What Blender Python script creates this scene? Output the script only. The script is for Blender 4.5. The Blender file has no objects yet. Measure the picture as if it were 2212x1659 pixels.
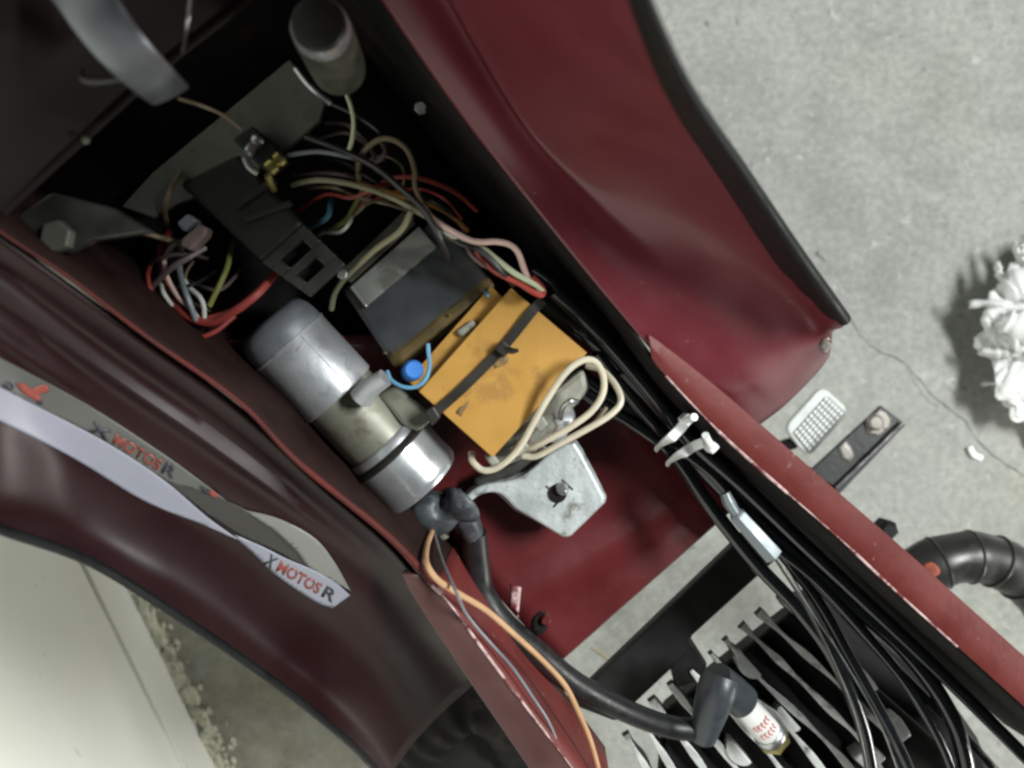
import bpy, bmesh, math, random
from mathutils import Vector, Matrix
from mathutils.bvhtree import BVHTree
from mathutils.geometry import tessellate_polygon

random.seed(7)
SC = bpy.context.scene
COL = SC.collection

# ------------------------------------------------------------------ camera, world, lamps, exposure
CAM_H = 1.05                       # the phone is held 1.05 m above the floor, looking straight down
HFOV = math.radians(60)
FPX = 1106.0 / math.tan(HFOV / 2)  # focal length measured in the 2212 px wide survey of the picture
cam_d = bpy.data.cameras.new('camera')
cam_d.sensor_width = 36.0
cam_d.angle = HFOV
cam_d.clip_start = 0.01
cam_d.clip_end = 50
cam = bpy.data.objects.new('camera', cam_d)
COL.objects.link(cam)
cam.location = (0, 0, CAM_H)
SC.camera = cam
cam_d.dof.use_dof = True
cam_d.dof.focus_distance = 0.46
cam_d.dof.aperture_fstop = 9.0

world = bpy.data.worlds.new('World')
SC.world = world
world.use_nodes = True
wb = world.node_tree.nodes['Background']
wb.inputs[0].default_value = (0.80, 0.95, 0.93, 1)
wb.inputs[1].default_value = 0.035

def area(name, loc, target, sx, sy, power, color):
    l = bpy.data.lights.new(name, 'AREA')
    l.shape = 'RECTANGLE'; l.size = sx; l.size_y = sy
    l.energy = power; l.color = color
    o = bpy.data.objects.new(name, l)
    COL.objects.link(o)
    o.location = loc
    o.rotation_euler = (Vector(target) - Vector(loc)).to_track_quat('-Z', 'Y').to_euler()
    return o
area('fluorescent_lamp', (2.05, 0.62, 2.85), (0.0, 0.0, 0.2), 1.20, 0.45, 142, (0.97, 1.0, 0.97))
area('wall_fill', (2.0, -1.0, 0.34), (-0.5, -0.3, 0.16), 0.50, 0.25, 18, (1.0, 0.98, 0.92))  # added fill to brighten the wall, not a lamp of the place

SC.render.engine = 'CYCLES'
SC.cycles.use_denoising = True
SC.cycles.filter_width = 2.5
SC.cycles.max_bounces = 5
SC.cycles.diffuse_bounces = 2
SC.view_settings.view_transform = 'Standard'
SC.view_settings.look = 'None'
SC.view_settings.exposure = 0.0
SC.view_settings.gamma = 1.0

# ------------------------------------------------------------------ helpers
def P(u, v, z):
    """survey point (2212 x 1659 picture grid) at height z above the floor -> metres"""
    d = CAM_H - z
    return Vector(((u - 1106.0) / FPX * d, -(v - 829.5) / FPX * d, z))
def S(z):
    return (CAM_H - z) / FPX
def zr(u, v):
    """height of the frame rims: they run downhill towards the engine"""
    return 0.76 - (u * 0.74 + v * 0.67 - 400) / 2200 * 0.18

MATS = {}
def mat(name, base, rough=0.5, metal=0.0, coat=0.0, var=0.15, nscale=40.0, bump=0.0, bscale=200.0,
        spot=None, spot_amt=0.0, spot_scale=60.0, rvar=0.1, spec=0.5, coat_rough=0.08):
    m = bpy.data.materials.new(name)
    m.use_nodes = True
    nt = m.node_tree; N = nt.nodes; L = nt.links
    b = N['Principled BSDF']
    tc = N.new('ShaderNodeTexCoord')
    n1 = N.new('ShaderNodeTexNoise'); n1.inputs['Scale'].default_value = nscale; n1.inputs['Detail'].default_value = 5
    L.new(tc.outputs['Object'], n1.inputs['Vector'])
    r1 = N.new('ShaderNodeMapRange')
    r1.inputs[1].default_value = 0.3; r1.inputs[2].default_value = 0.7
    r1.inputs[3].default_value = 1 - var; r1.inputs[4].default_value = 1 + var
    L.new(n1.outputs['Fac'], r1.inputs[0])
    mx = N.new('ShaderNodeVectorMath'); mx.operation = 'SCALE'
    mx.inputs[0].default_value = base
    L.new(r1.outputs[0], mx.inputs['Scale'])
    col = mx.outputs[0]
    if spot is not None:
        n2 = N.new('ShaderNodeTexNoise'); n2.inputs['Scale'].default_value = spot_scale; n2.inputs['Detail'].default_value = 6
        n2.inputs['Roughness'].default_value = 0.65
        L.new(tc.outputs['Object'], n2.inputs['Vector'])
        r2 = N.new('ShaderNodeMapRange')
        r2.inputs[1].default_value = 0.66 - 0.25 * spot_amt; r2.inputs[2].default_value = 0.74 - 0.2 * spot_amt
        L.new(n2.outputs['Fac'], r2.inputs[0])
        mm = N.new('ShaderNodeMixRGB')
        mm.inputs[2].default_value = (*spot, 1)
        L.new(r2.outputs[0], mm.inputs[0]); L.new(col, mm.inputs[1])
        col = mm.outputs[0]
    L.new(col, b.inputs['Base Color'])
    r3 = N.new('ShaderNodeMapRange')
    r3.inputs[1].default_value = 0.3; r3.inputs[2].default_value = 0.7
    r3.inputs[3].default_value = max(0.03, rough - rvar); r3.inputs[4].default_value = min(1, rough + rvar)
    L.new(n1.outputs['Fac'], r3.inputs[0]); L.new(r3.outputs[0], b.inputs['Roughness'])
    b.inputs['Metallic'].default_value = metal
    b.inputs['Coat Weight'].default_value = coat
    b.inputs['Coat Roughness'].default_value = coat_rough
    b.inputs['Specular IOR Level'].default_value = spec
    if bump:
        nb = N.new('ShaderNodeTexNoise'); nb.inputs['Scale'].default_value = bscale; nb.inputs['Detail'].default_value = 4
        L.new(tc.outputs['Object'], nb.inputs['Vector'])
        bp = N.new('ShaderNodeBump'); bp.inputs['Strength'].default_value = bump; bp.inputs['Distance'].default_value = 0.001
        L.new(nb.outputs['Fac'], bp.inputs['Height']); L.new(bp.outputs[0], b.inputs['Normal'])
    MATS[name] = m
    return m

mat('shield_paint', (0.130, 0.0155, 0.025), 0.42, coat=0.30, var=0.10, nscale=25, bump=0.06, bscale=90, coat_rough=0.20, spot=(0.20, 0.09, 0.09), spot_amt=0.05, spot_scale=300)
mat('shaded_shield_paint', (0.018, 0.0055, 0.0065), 0.40, spec=0.24, coat=0.1, var=0.12, nscale=25, bump=0.06, bscale=90, coat_rough=0.28)  # darker copy of the shield paint, the left side's shade put into it
mat('bead_paint', (0.085, 0.014, 0.012), 0.65, spec=0.25, var=0.35, nscale=60, bump=0.3, bscale=160)
mat('flange_reflection', (0.075, 0.032, 0.030), 0.45, var=0.14, nscale=30, bump=0.2, bscale=160)  # grey-brown reflection on the left flange put into its paint colour
mat('frame_paint', (0.135, 0.020, 0.018), 0.5, var=0.14, nscale=30, bump=0.25, bscale=160, spot=(0.33, 0.2, 0.18), spot_amt=0.05, spot_scale=150)
mat('pan_paint', (0.100, 0.014, 0.016), 0.30, coat=0.3, var=0.22, nscale=25, bump=0.25, bscale=60, spot=(0.05, 0.012, 0.012), spot_amt=0.32, spot_scale=22, coat_rough=0.2)
mat('chipped_edge', (0.55, 0.38, 0.38), 0.5, var=0.4, nscale=200, spot=(0.16, 0.03, 0.03), spot_amt=0.7, spot_scale=120)
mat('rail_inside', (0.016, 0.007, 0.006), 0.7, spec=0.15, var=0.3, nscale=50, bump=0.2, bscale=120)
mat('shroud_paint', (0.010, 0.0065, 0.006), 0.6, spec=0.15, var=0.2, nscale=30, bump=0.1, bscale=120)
mat('adjuster_grey', (0.20, 0.23, 0.25), 0.4, 0.2, var=0.12, nscale=90)
mat('wire_dull_red', (0.26, 0.038, 0.032), 0.45, var=0.2, nscale=60)
mat('black_and_shade', (0.007, 0.006, 0.006), 0.7, spec=0.2, var=0.3, nscale=50, bump=0.3, bscale=120, spot=(0.018, 0.013, 0.011), spot_amt=0.4, spot_scale=60)  # black parts, and the channel's inner shade painted as black
mat('trim_rubber', (0.006, 0.0065, 0.007), 0.5, spec=0.2, var=0.25, nscale=120, bump=0.1)
mat('rubber', (0.012, 0.013, 0.014), 0.42, var=0.25, nscale=120, bump=0.1)
mat('cable_black', (0.007, 0.008, 0.010), 0.14, var=0.2, nscale=90, spec=0.6, rvar=0.04)
mat('wire_black', (0.014, 0.014, 0.015), 0.38, var=0.2, nscale=90)
mat('boot_grey', (0.045, 0.052, 0.060), 0.45, var=0.3, nscale=120, bump=0.3, bscale=250, spot=(0.10, 0.11, 0.12), spot_amt=0.5, spot_scale=160)
mat('cap_rubber', (0.035, 0.042, 0.050), 0.38, var=0.15, nscale=120, bump=0.1)
mat('aluminium', (0.48, 0.50, 0.52), 0.45, 0.6, var=0.16, nscale=45, bump=0.15, bscale=350, rvar=0.12, spot=(0.26, 0.27, 0.26), spot_amt=0.28, spot_scale=70)
mat('polished_aluminium', (0.62, 0.65, 0.68), 0.30, 0.75, spot=(0.38, 0.39, 0.38), spot_amt=0.2, spot_scale=80, var=0.12, nscale=60, bump=0.06, bscale=300, rvar=0.06)
mat('can_end', (0.24, 0.26, 0.29), 0.42, 0.5, var=0.2, nscale=60, bump=0.1)
mat('olive_body', (0.20, 0.20, 0.16), 0.45, 0.25, var=0.2, nscale=40, bump=0.1, spot=(0.12, 0.11, 0.08), spot_amt=0.5, spot_scale=50)
mat('cast_alloy', (0.50, 0.54, 0.55), 0.50, 0.35, var=0.14, nscale=70, bump=0.7, bscale=160, spot=(0.22, 0.22, 0.20), spot_amt=0.35, spot_scale=90)
mat('steel', (0.45, 0.46, 0.47), 0.38, 1.0, var=0.2, nscale=90)
mat('strap_steel', (0.17, 0.18, 0.20), 0.38, 0.6, var=0.25, nscale=60)
mat('dark_steel', (0.06, 0.06, 0.055), 0.45, 0.7, var=0.3, nscale=60, bump=0.2)
mat('zinc_plate', (0.115, 0.12, 0.098), 0.5, 0.4, var=0.2, nscale=40, bump=0.1, spot=(0.10, 0.10, 0.08), spot_amt=0.5, spot_scale=40)
mat('can_olive', (0.10, 0.105, 0.082), 0.42, 0.4, var=0.35, nscale=60, bump=0.1, spot=(0.05, 0.05, 0.035), spot_amt=0.5, spot_scale=70)
mat('brass', (0.42, 0.36, 0.14), 0.35, 1.0, var=0.2, nscale=90)
mat('black_plastic', (0.014, 0.014, 0.013), 0.5, spec=0.3, var=0.2, nscale=60, bump=0.15)
mat('slate_plastic', (0.040, 0.044, 0.050), 0.42, var=0.25, nscale=50, bump=0.15, spot=(0.06, 0.055, 0.04), spot_amt=0.4, spot_scale=40)
mat('resin_reflection_brown', (0.11, 0.075, 0.025), 0.5, var=0.4, nscale=70, bump=0.3, spot=(0.05, 0.04, 0.02), spot_amt=0.5, spot_scale=60)  # potting resin, and the board's reflection painted on the box edge
mat('label_metal', (0.34, 0.35, 0.33), 0.42, 0.5, var=0.2, nscale=50, bump=0.1, spot=(0.2, 0.2, 0.18), spot_amt=0.4, spot_scale=50)
mat('board_ochre', (0.46, 0.245, 0.048), 0.55, var=0.07, nscale=60, bump=0.12, bscale=600, spot=(0.36, 0.185, 0.04), spot_amt=0.42, spot_scale=55)
mat('board_smudge', (0.20, 0.12, 0.045), 0.6, var=0.4, nscale=300)
mat('potting_white', (0.26, 0.26, 0.22), 0.55, var=0.3, nscale=120, bump=0.5, spot=(0.12, 0.11, 0.09), spot_amt=0.5, spot_scale=130)
mat('white_plastic', (0.62, 0.64, 0.64), 0.4, var=0.08, nscale=80)
mat('tie_white', (0.86, 0.88, 0.89), 0.38, var=0.1, nscale=80)
mat('tie_black', (0.018, 0.016, 0.013), 0.45, var=0.2, nscale=80)
mat('wire_cream', (0.62, 0.56, 0.44), 0.42, var=0.12, nscale=80)
mat('wire_olive', (0.24, 0.225, 0.14), 0.45, var=0.2, nscale=60)
mat('wire_tan', (0.17, 0.13, 0.08), 0.45, var=0.2, nscale=60)
mat('wire_ochre', (0.30, 0.14, 0.03), 0.45, var=0.2, nscale=60)
mat('wire_peach', (0.52, 0.31, 0.17), 0.45, var=0.12, nscale=60)
mat('wire_red', (0.42, 0.055, 0.045), 0.42, var=0.15, nscale=60)
mat('wire_pink', (0.60, 0.42, 0.38), 0.42, var=0.25, nscale=50)
mat('wire_green', (0.50, 0.54, 0.36), 0.42, var=0.15, nscale=60)
mat('wire_lime', (0.18, 0.19, 0.05), 0.42, var=0.15, nscale=60)
mat('wire_white', (0.52, 0.55, 0.50), 0.42, var=0.12, nscale=60)
mat('wire_grey', (0.16, 0.18, 0.20), 0.4, var=0.15, nscale=60)
mat('wire_sky', (0.14, 0.36, 0.55), 0.42, var=0.15, nscale=60)
mat('wire_blue', (0.06, 0.17, 0.26), 0.42, var=0.15, nscale=60)
mat('wire_mauve', (0.10, 0.075, 0.075), 0.45, var=0.2, nscale=60)
mat('connector_pink', (0.17, 0.125, 0.115), 0.5, var=0.2, nscale=60)
mat('knob_blue', (0.035, 0.19, 0.60), 0.4, var=0.1, nscale=60)
mat('fin_black', (0.009, 0.009, 0.009), 0.55, spec=0.25, var=0.3, nscale=60, bump=0.2)
mat('fin_alloy', (0.56, 0.57, 0.56), 0.45, 0.3, var=0.25, nscale=70, spot=(0.10, 0.10, 0.09), spot_amt=0.45, spot_scale=50)
mat('ceramic', (0.80, 0.80, 0.79), 0.15, coat=0.5, var=0.02, nscale=40)
mat('print_red', (0.55, 0.16, 0.16), 0.5, var=0.2, nscale=200)
mat('decal_white', (0.27, 0.275, 0.33), 0.42, var=0.06, nscale=40)
mat('decal_grey', (0.10, 0.10, 0.093), 0.42, var=0.1, nscale=40)
mat('decal_pale', (0.20, 0.197, 0.185), 0.42, var=0.08, nscale=40)
mat('decal_charcoal', (0.035, 0.032, 0.030), 0.42, var=0.1, nscale=40)
mat('decal_red', (0.26, 0.055, 0.042), 0.42, var=0.1, nscale=60)
mat('decal_dark', (0.035, 0.035, 0.05), 0.42, var=0.1, nscale=60)
mat('pedal_metal', (0.62, 0.65, 0.64), 0.45, 0.1, var=0.1, nscale=80, bump=0.15)
mat('pedal_base', (0.20, 0.21, 0.21), 0.5, 0.3, var=0.2, nscale=80)
mat('pedal_stud', (0.88, 0.90, 0.89), 0.4, 0.0, var=0.06, nscale=150)
mat('peg_steel', (0.028, 0.028, 0.030), 0.42, 0.3, var=0.25, nscale=50, bump=0.2)
mat('peg_worn', (0.26, 0.24, 0.22), 0.45, 0.4, var=0.25, nscale=60, bump=0.2)
mat('exhaust_black', (0.034, 0.032, 0.032), 0.40, 0.1, var=0.3, nscale=30, bump=0.3, bscale=70, spot=(0.05, 0.045, 0.045), spot_amt=0.4, spot_scale=40)
mat('rust', (0.34, 0.085, 0.05), 0.7, var=0.4, nscale=90, bump=0.4)
mat('bag_white', (0.93, 0.94, 0.94), 0.6, var=0.03, nscale=60, bump=0.2, bscale=60)
mat('plaster', (0.56, 0.56, 0.44), 0.85, var=0.3, nscale=40, bump=0.5, spot=(0.25, 0.24, 0.16), spot_amt=0.5, spot_scale=50)
mat('crack_dark', (0.16, 0.16, 0.15), 0.9, var=0.4, nscale=60)
mat('straw', (0.45, 0.40, 0.18), 0.7, var=0.2, nscale=60)

def concrete():
    m = bpy.data.materials.new('concrete'); m.use_nodes = True
    nt = m.node_tree; N = nt.nodes; L = nt.links; b = N['Principled BSDF']
    tc = N.new('ShaderNodeTexCoord')
    def noise(s, d=6, r=0.6, dist=0.0):
        n = N.new('ShaderNodeTexNoise'); n.inputs['Scale'].default_value = s; n.inputs['Detail'].default_value = d
        n.inputs['Roughness'].default_value = r; n.inputs['Distortion'].default_value = dist
        L.new(tc.outputs['Object'], n.inputs['Vector']); return n.outputs['Fac']
    def ramp(src, stops):
        r = N.new('ShaderNodeValToRGB'); L.new(src, r.inputs[0])
        e = r.color_ramp.elements
        e[0].position, e[0].color = stops[0][0], (*stops[0][1], 1)
        e[1].position, e[1].color = stops[-1][0], (*stops[-1][1], 1)
        for p_, c_ in stops[1:-1]:
            k = e.new(p_); k.color = (*c_, 1)
        return r.outputs[0]
    def mix(f, a, c, mode='MIX'):
        x = N.new('ShaderNodeMixRGB'); x.blend_type = mode
        if isinstance(f, float): x.inputs[0].default_value = f
        else: L.new(f, x.inputs[0])
        for k, s_ in ((1, a), (2, c)):
            if isinstance(s_, tuple): x.inputs[k].default_value = (*s_, 1)
            else: L.new(s_, x.inputs[k])
        return x.outputs[0]
    big = ramp(noise(2.2, 4), [(0.32, (0.285, 0.288, 0.275)), (0.52, (0.335, 0.338, 0.325)), (0.72, (0.335, 0.338, 0.305))])
    mid = ramp(noise(11, 7, 0.7, 0.6), [(0.32, (0.82, 0.825, 0.81)), (0.50, (1.0, 1.0, 0.99)), (0.68, (1.14, 1.14, 1.12))])
    c = mix(1.0, big, mid, 'MULTIPLY')
    fine = ramp(noise(110, 6, 0.7), [(0.3, (0.78, 0.78, 0.78)), (0.7, (1.22, 1.22, 1.21))])
    c = mix(1.0, c, fine, 'MULTIPLY')
    flk = ramp(noise(38, 5, 0.75, 0.8), [(0.61, (0, 0, 0)), (0.70, (1, 1, 1))])
    c = mix(flk, c, (0.52, 0.53, 0.51))
    stn = ramp(noise(5.5, 6, 0.65, 0.5), [(0.62, (0, 0, 0)), (0.80, (0.30, 0.30, 0.30))])
    c = mix(stn, c, (0.20, 0.20, 0.185))
    pit = ramp(noise(55, 3, 0.6), [(0.26, (1, 1, 1)), (0.31, (0, 0, 0))])
    c = mix(pit, c, (0.16, 0.16, 0.15))
    # dirt by the wall: brown, with the shade on the floor there painted in
    sp = N.new('ShaderNodeSeparateXYZ'); L.new(tc.outputs['Object'], sp.inputs[0])
    mr = N.new('ShaderNodeMath'); mr.operation = 'MULTIPLY_ADD'
    L.new(sp.outputs[1], mr.inputs[0]); mr.inputs[1].default_value = 0.5; L.new(sp.outputs[0], mr.inputs[2])
    d1 = N.new('ShaderNodeMapRange'); L.new(mr.outputs[0], d1.inputs[0])
    d1.inputs[1].default_value = -0.05; d1.inputs[2].default_value = -0.42; d1.inputs[3].default_value = 0; d1.inputs[4].default_value = 0.75
    n5 = N.new('ShaderNodeMath'); n5.operation = 'MULTIPLY'
    L.new(d1.outputs[0], n5.inputs[0])
    L.new(ramp(noise(9, 6), [(0.3, (0.5, 0.5, 0.5)), (0.6, (1, 1, 1))]), n5.inputs[1])
    dirt_shade = ramp(noise(40, 6, 0.7), [(0.35, (0.12, 0.11, 0.075)), (0.65, (0.24, 0.23, 0.15))])
    c = mix(n5.outputs[0], c, dirt_shade)
    L.new(c, b.inputs['Base Color'])
    b.inputs['Roughness'].default_value = 0.8
    bp = N.new('ShaderNodeBump'); bp.inputs['Strength'].default_value = 0.35; bp.inputs['Distance'].default_value = 0.003
    L.new(noise(60, 8, 0.7), bp.inputs['Height']); L.new(bp.outputs[0], b.inputs['Normal'])
    MATS['concrete'] = m
concrete()

def wall_paint():
    m = bpy.data.materials.new('wall_paint'); m.use_nodes = True
    nt = m.node_tree; N = nt.nodes; L = nt.links; b = N['Principled BSDF']
    tc = N.new('ShaderNodeTexCoord')
    n = N.new('ShaderNodeTexNoise'); n.inputs['Scale'].default_value = 6; n.inputs['Detail'].default_value = 6
    L.new(tc.outputs['Object'], n.inputs['Vector'])
    r = N.new('ShaderNodeValToRGB'); L.new(n.outputs['Fac'], r.inputs[0])
    r.color_ramp.elements[0].position = 0.3; r.color_ramp.elements[0].color = (0.84, 0.84, 0.76, 1)
    r.color_ramp.elements[1].position = 0.7; r.color_ramp.elements[1].color = (0.90, 0.90, 0.84, 1)
    n2 = N.new('ShaderNodeTexNoise'); n2.inputs['Scale'].default_value = 45; n2.inputs['Detail'].default_value = 5
    n2.inputs['Distortion'].default_value = 1.2
    L.new(tc.outputs['Object'], n2.inputs['Vector'])
    r2 = N.new('ShaderNodeValToRGB'); L.new(n2.outputs['Fac'], r2.inputs[0])
    r2.color_ramp.elements[0].position = 0.69; r2.color_ramp.elements[0].color = (0, 0, 0, 1)
    r2.color_ramp.elements[1].position = 0.74; r2.color_ramp.elements[1].color = (1, 1, 1, 1)
    mx = N.new('ShaderNodeMixRGB'); L.new(r2.outputs[0], mx.inputs[0]); L.new(r.outputs[0], mx.inputs[1])
    mx.inputs[2].default_value = (0.46, 0.46, 0.40, 1)
    L.new(mx.outputs[0], b.inputs['Base Color'])
    b.inputs['Roughness'].default_value = 0.6
    bp = N.new('ShaderNodeBump'); bp.inputs['Strength'].default_value = 0.2; bp.inputs['Distance'].default_value = 0.002
    L.new(n2.outputs['Fac'], bp.inputs['Height']); L.new(bp.outputs[0], b.inputs['Normal'])
    MATS['wall_paint'] = m
wall_paint()

# ---- objects
ROOT_LOC = {}
def thing(name, label, cat, loc, group=None):
    o = bpy.data.objects.new(name, None)
    COL.objects.link(o)
    o.location = loc; o.empty_display_size = 0.05
    tag(o, label, cat, group)
    ROOT_LOC[o] = Vector(loc)
    return o
def tag(o, label, cat, group=None):
    o['label'] = label; o['category'] = cat
    if group: o['group'] = group
    return o
def link(name, me, m, parent=None, smooth=False, bevel=0.0, solid=0.0, sub=0, offset=-1):
    o = bpy.data.objects.new(name, me)
    COL.objects.link(o)
    if m: me.materials.append(MATS[m])
    if smooth:
        for p_ in me.polygons: p_.use_smooth = True
        me.set_sharp_from_angle(angle=math.radians(38))
    if parent is not None:
        o.parent = parent
        if parent in ROOT_LOC:
            o.matrix_parent_inverse = Matrix.Translation(-ROOT_LOC[parent])
    if solid:
        md = o.modifiers.new('thickness', 'SOLIDIFY'); md.thickness = solid; md.offset = offset
    if bevel:
        md = o.modifiers.new('bevel', 'BEVEL'); md.width = bevel; md.segments = 2; md.limit_method = 'ANGLE'
    if sub:
        md = o.modifiers.new('sub', 'SUBSURF'); md.levels = sub; md.render_levels = sub
    return o
def mesh(verts, faces):
    me = bpy.data.meshes.new('m')
    me.from_pydata([tuple(v) for v in verts], [], faces)
    me.update()
    bm = bmesh.new(); bm.from_mesh(me)
    bmesh.ops.recalc_face_normals(bm, faces=bm.faces)
    bm.to_mesh(me); bm.free()
    return me
def cr(pts, n):
    """Catmull-Rom through pts, n steps a span"""
    pts = [Vector(p_) for p_ in pts]
    if len(pts) == 2:
        return [pts[0].lerp(pts[1], k / n) for k in range(n + 1)]
    out = []
    e = [pts[0] * 2 - pts[1]] + pts + [pts[-1] * 2 - pts[-2]]
    for i in range(1, len(e) - 2):
        a, b_, c_, d_ = e[i - 1], e[i], e[i + 1], e[i + 2]
        for k in range(n):
            t = k / n
            out.append(0.5 * ((2 * b_) + (c_ - a) * t + (2 * a - 5 * b_ + 4 * c_ - d_) * t * t + (3 * b_ - a - 3 * c_ + d_) * t ** 3))
    out.append(pts[-1])
    return out
def frames(path):
    T = [(path[min(i + 1, len(path) - 1)] - path[max(i - 1, 0)]).normalized() for i in range(len(path))]
    up = Vector((0, 0, 1))
    if abs(T[0].dot(up)) > 0.9: up = Vector((1, 0, 0))
    n = (up - T[0] * up.dot(T[0])).normalized()
    out = []
    for t in T:
        n = (n - t * n.dot(t))
        n = n.normalized() if n.length > 1e-9 else t.orthogonal().normalized()
        out.append((t, n, t.cross(n)))
    return out
def tube_data(path, rad, seg=10, flat=1.0):
    F = frames(path); vs = []; fs = []
    for i, (p_, (t, n, b_)) in enumerate(zip(path, F)):
        r = rad(i / max(1, len(path) - 1)) if callable(rad) else rad
        for k in range(seg):
            a = 2 * math.pi * k / seg
            vs.append(p_ + n * (math.cos(a) * r * flat) + b_ * (math.sin(a) * r))
    for i in range(len(path) - 1):
        for k in range(seg):
            fs.append((i * seg + k, i * seg + (k + 1) % seg, (i + 1) * seg + (k + 1) % seg, (i + 1) * seg + k))
    fs.append(tuple(range(seg - 1, -1, -1)))
    fs.append(tuple((len(path) - 1) * seg + k for k in range(seg)))
    return vs, fs
def tube(name, pts, rad, m, parent=None, seg=10, n=8, flat=1.0):
    path = cr(pts, n)
    vs, fs = tube_data(path, rad, seg, flat)
    return link(name, mesh(vs, fs), m, parent, smooth=True)
def lathe(name, p0, p1, prof, m, parent=None, seg=40):
    """prof: (distance along the axis in metres from p0, radius)"""
    ax = (p1 - p0).normalized(); n = ax.orthogonal().normalized(); b_ = ax.cross(n)
    vs, fs = [], []
    for (t, r) in prof:
        for k in range(seg):
            a = 2 * math.pi * k / seg
            vs.append(p0 + ax * t + n * (math.cos(a) * r) + b_ * (math.sin(a) * r))
    for i in range(len(prof) - 1):
        for k in range(seg):
            fs.append((i * seg + k, i * seg + (k + 1) % seg, (i + 1) * seg + (k + 1) % seg, (i + 1) * seg + k))
    fs.append(tuple(range(seg - 1, -1, -1)))
    fs.append(tuple((len(prof) - 1) * seg + k for k in range(seg)))
    return link(name, mesh(vs, fs), m, parent, smooth=True)
def prism(name, top, depth, m, parent=None, bevel=0.0006, smooth=False):
    """top: world points of the upper outline, pushed down by depth metres"""
    n = len(top)
    vs = list(top) + [t + Vector((0, 0, -depth)) for t in top]
    fs = [tuple(range(n)), tuple(range(2 * n - 1, n - 1, -1))]
    fs += [(i, (i + 1) % n, n + (i + 1) % n, n + i) for i in range(n)]
    return link(name, mesh(vs, fs), m, parent, bevel=bevel, smooth=smooth)
def poly(uv, z):
    return [P(u, v, z(u, v) if callable(z) else z) for u, v in uv]
def grid(rows):
    nr, nc = len(rows), len(rows[0])
    vs = [p_ for r in rows for p_ in r]
    fs = [(i * nc + j, i * nc + j + 1, (i + 1) * nc + j + 1, (i + 1) * nc + j) for i in range(nr - 1) for j in range(nc - 1)]
    return vs, fs
def upmesh(vs, fs):
    me = bpy.data.meshes.new('m'); me.from_pydata([tuple(v) for v in vs], [], fs); me.update()
    if sum(p_.normal.z for p_ in me.polygons) < 0:
        me.flip_normals()
    return me
def spline_grid(rows, n):
    """rows of control points -> smooth sheet"""
    cols = [cr(r, n) for r in rows]
    out = [cr([c[j] for c in cols], n) for j in range(len(cols[0]))]
    return grid([[out[j][i] for j in range(len(out))] for i in range(len(out[0]))])
def ribbon(name, pts, width, thick, m, parent=None, n=6, bevel=0.0, smooth=True):
    """flat strap: width in the horizontal plane across its run, thick downwards"""
    path = cr(pts, n); vs = []; fs = []
    for i, p_ in enumerate(path):
        t = (path[min(i + 1, len(path) - 1)] - path[max(i - 1, 0)]).normalized()
        s_ = Vector((t.y, -t.x, 0)).normalized()
        up = s_.cross(t)
        if up.z < 0: up = -up
        w = width(i / (len(path) - 1)) if callable(width) else width
        vs += [p_ - s_ * w / 2, p_ + s_ * w / 2, p_ + s_ * w / 2 - up * thick, p_ - s_ * w / 2 - up * thick]
    for i in range(len(path) - 1):
        for k in range(4):
            fs.append((i * 4 + k, i * 4 + (k + 1) % 4, i * 4 + 4 + (k + 1) % 4, i * 4 + 4 + k))
    fs += [(3, 2, 1, 0), tuple(len(vs) - 4 + k for k in range(4))]
    return link(name, mesh(vs, fs), m, parent, bevel=bevel)
class Surf:
    def __init__(self, vs, fs): self.b = BVHTree.FromPolygons([tuple(v) for v in vs], fs)
    def hit(self, u, v, off):
        o = Vector((0, 0, CAM_H)); d = (P(u, v, 0.0) - o).normalized()
        h, n, _, _ = self.b.ray_cast(o, d)
        if h is None:
            return None
        if n.z < 0: n = -n
        return h + n * off
def drape(name, uv, surf, m, parent, off=0.0006, cuts=3, curve=True):
    """a thin sheet lying on a surface, outline given on the survey grid"""
    if curve:
        cl = cr([Vector((u, v, 0)) for u, v in list(uv)], 1)
    pts = [Vector((u, v, 0)) for u, v in uv]
    bm = bmesh.new()
    vv = [bm.verts.new(p_) for p_ in pts]
    for t in tessellate_polygon([pts]):
        try: bm.faces.new([vv[k] for k in t])
        except ValueError: pass
    for _ in range(cuts):
        long_ = [e for e in bm.edges if e.calc_length() > 14]
        if not long_: break
        bmesh.ops.subdivide_edges(bm, edges=long_, cuts=1, use_grid_fill=True)
        bmesh.ops.triangulate(bm, faces=bm.faces[:])
    bad = []
    for v_ in bm.verts:
        h = surf.hit(v_.co.x, v_.co.y, off)
        if h is None: bad.append(v_)
        else: v_.co = h
    bmesh.ops.delete(bm, geom=bad, context='VERTS')
    me = bpy.data.meshes.new('m'); bm.to_mesh(me); bm.free()
    if sum(p_.normal.z for p_ in me.polygons) < 0: me.flip_normals()
    return link(name, me, m, parent, smooth=True, solid=0.0001)
def smoothline(pts, n=5):
    return [(p_.x, p_.y) for p_ in cr([Vector((u, v, 0)) for u, v in pts], n)]

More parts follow.
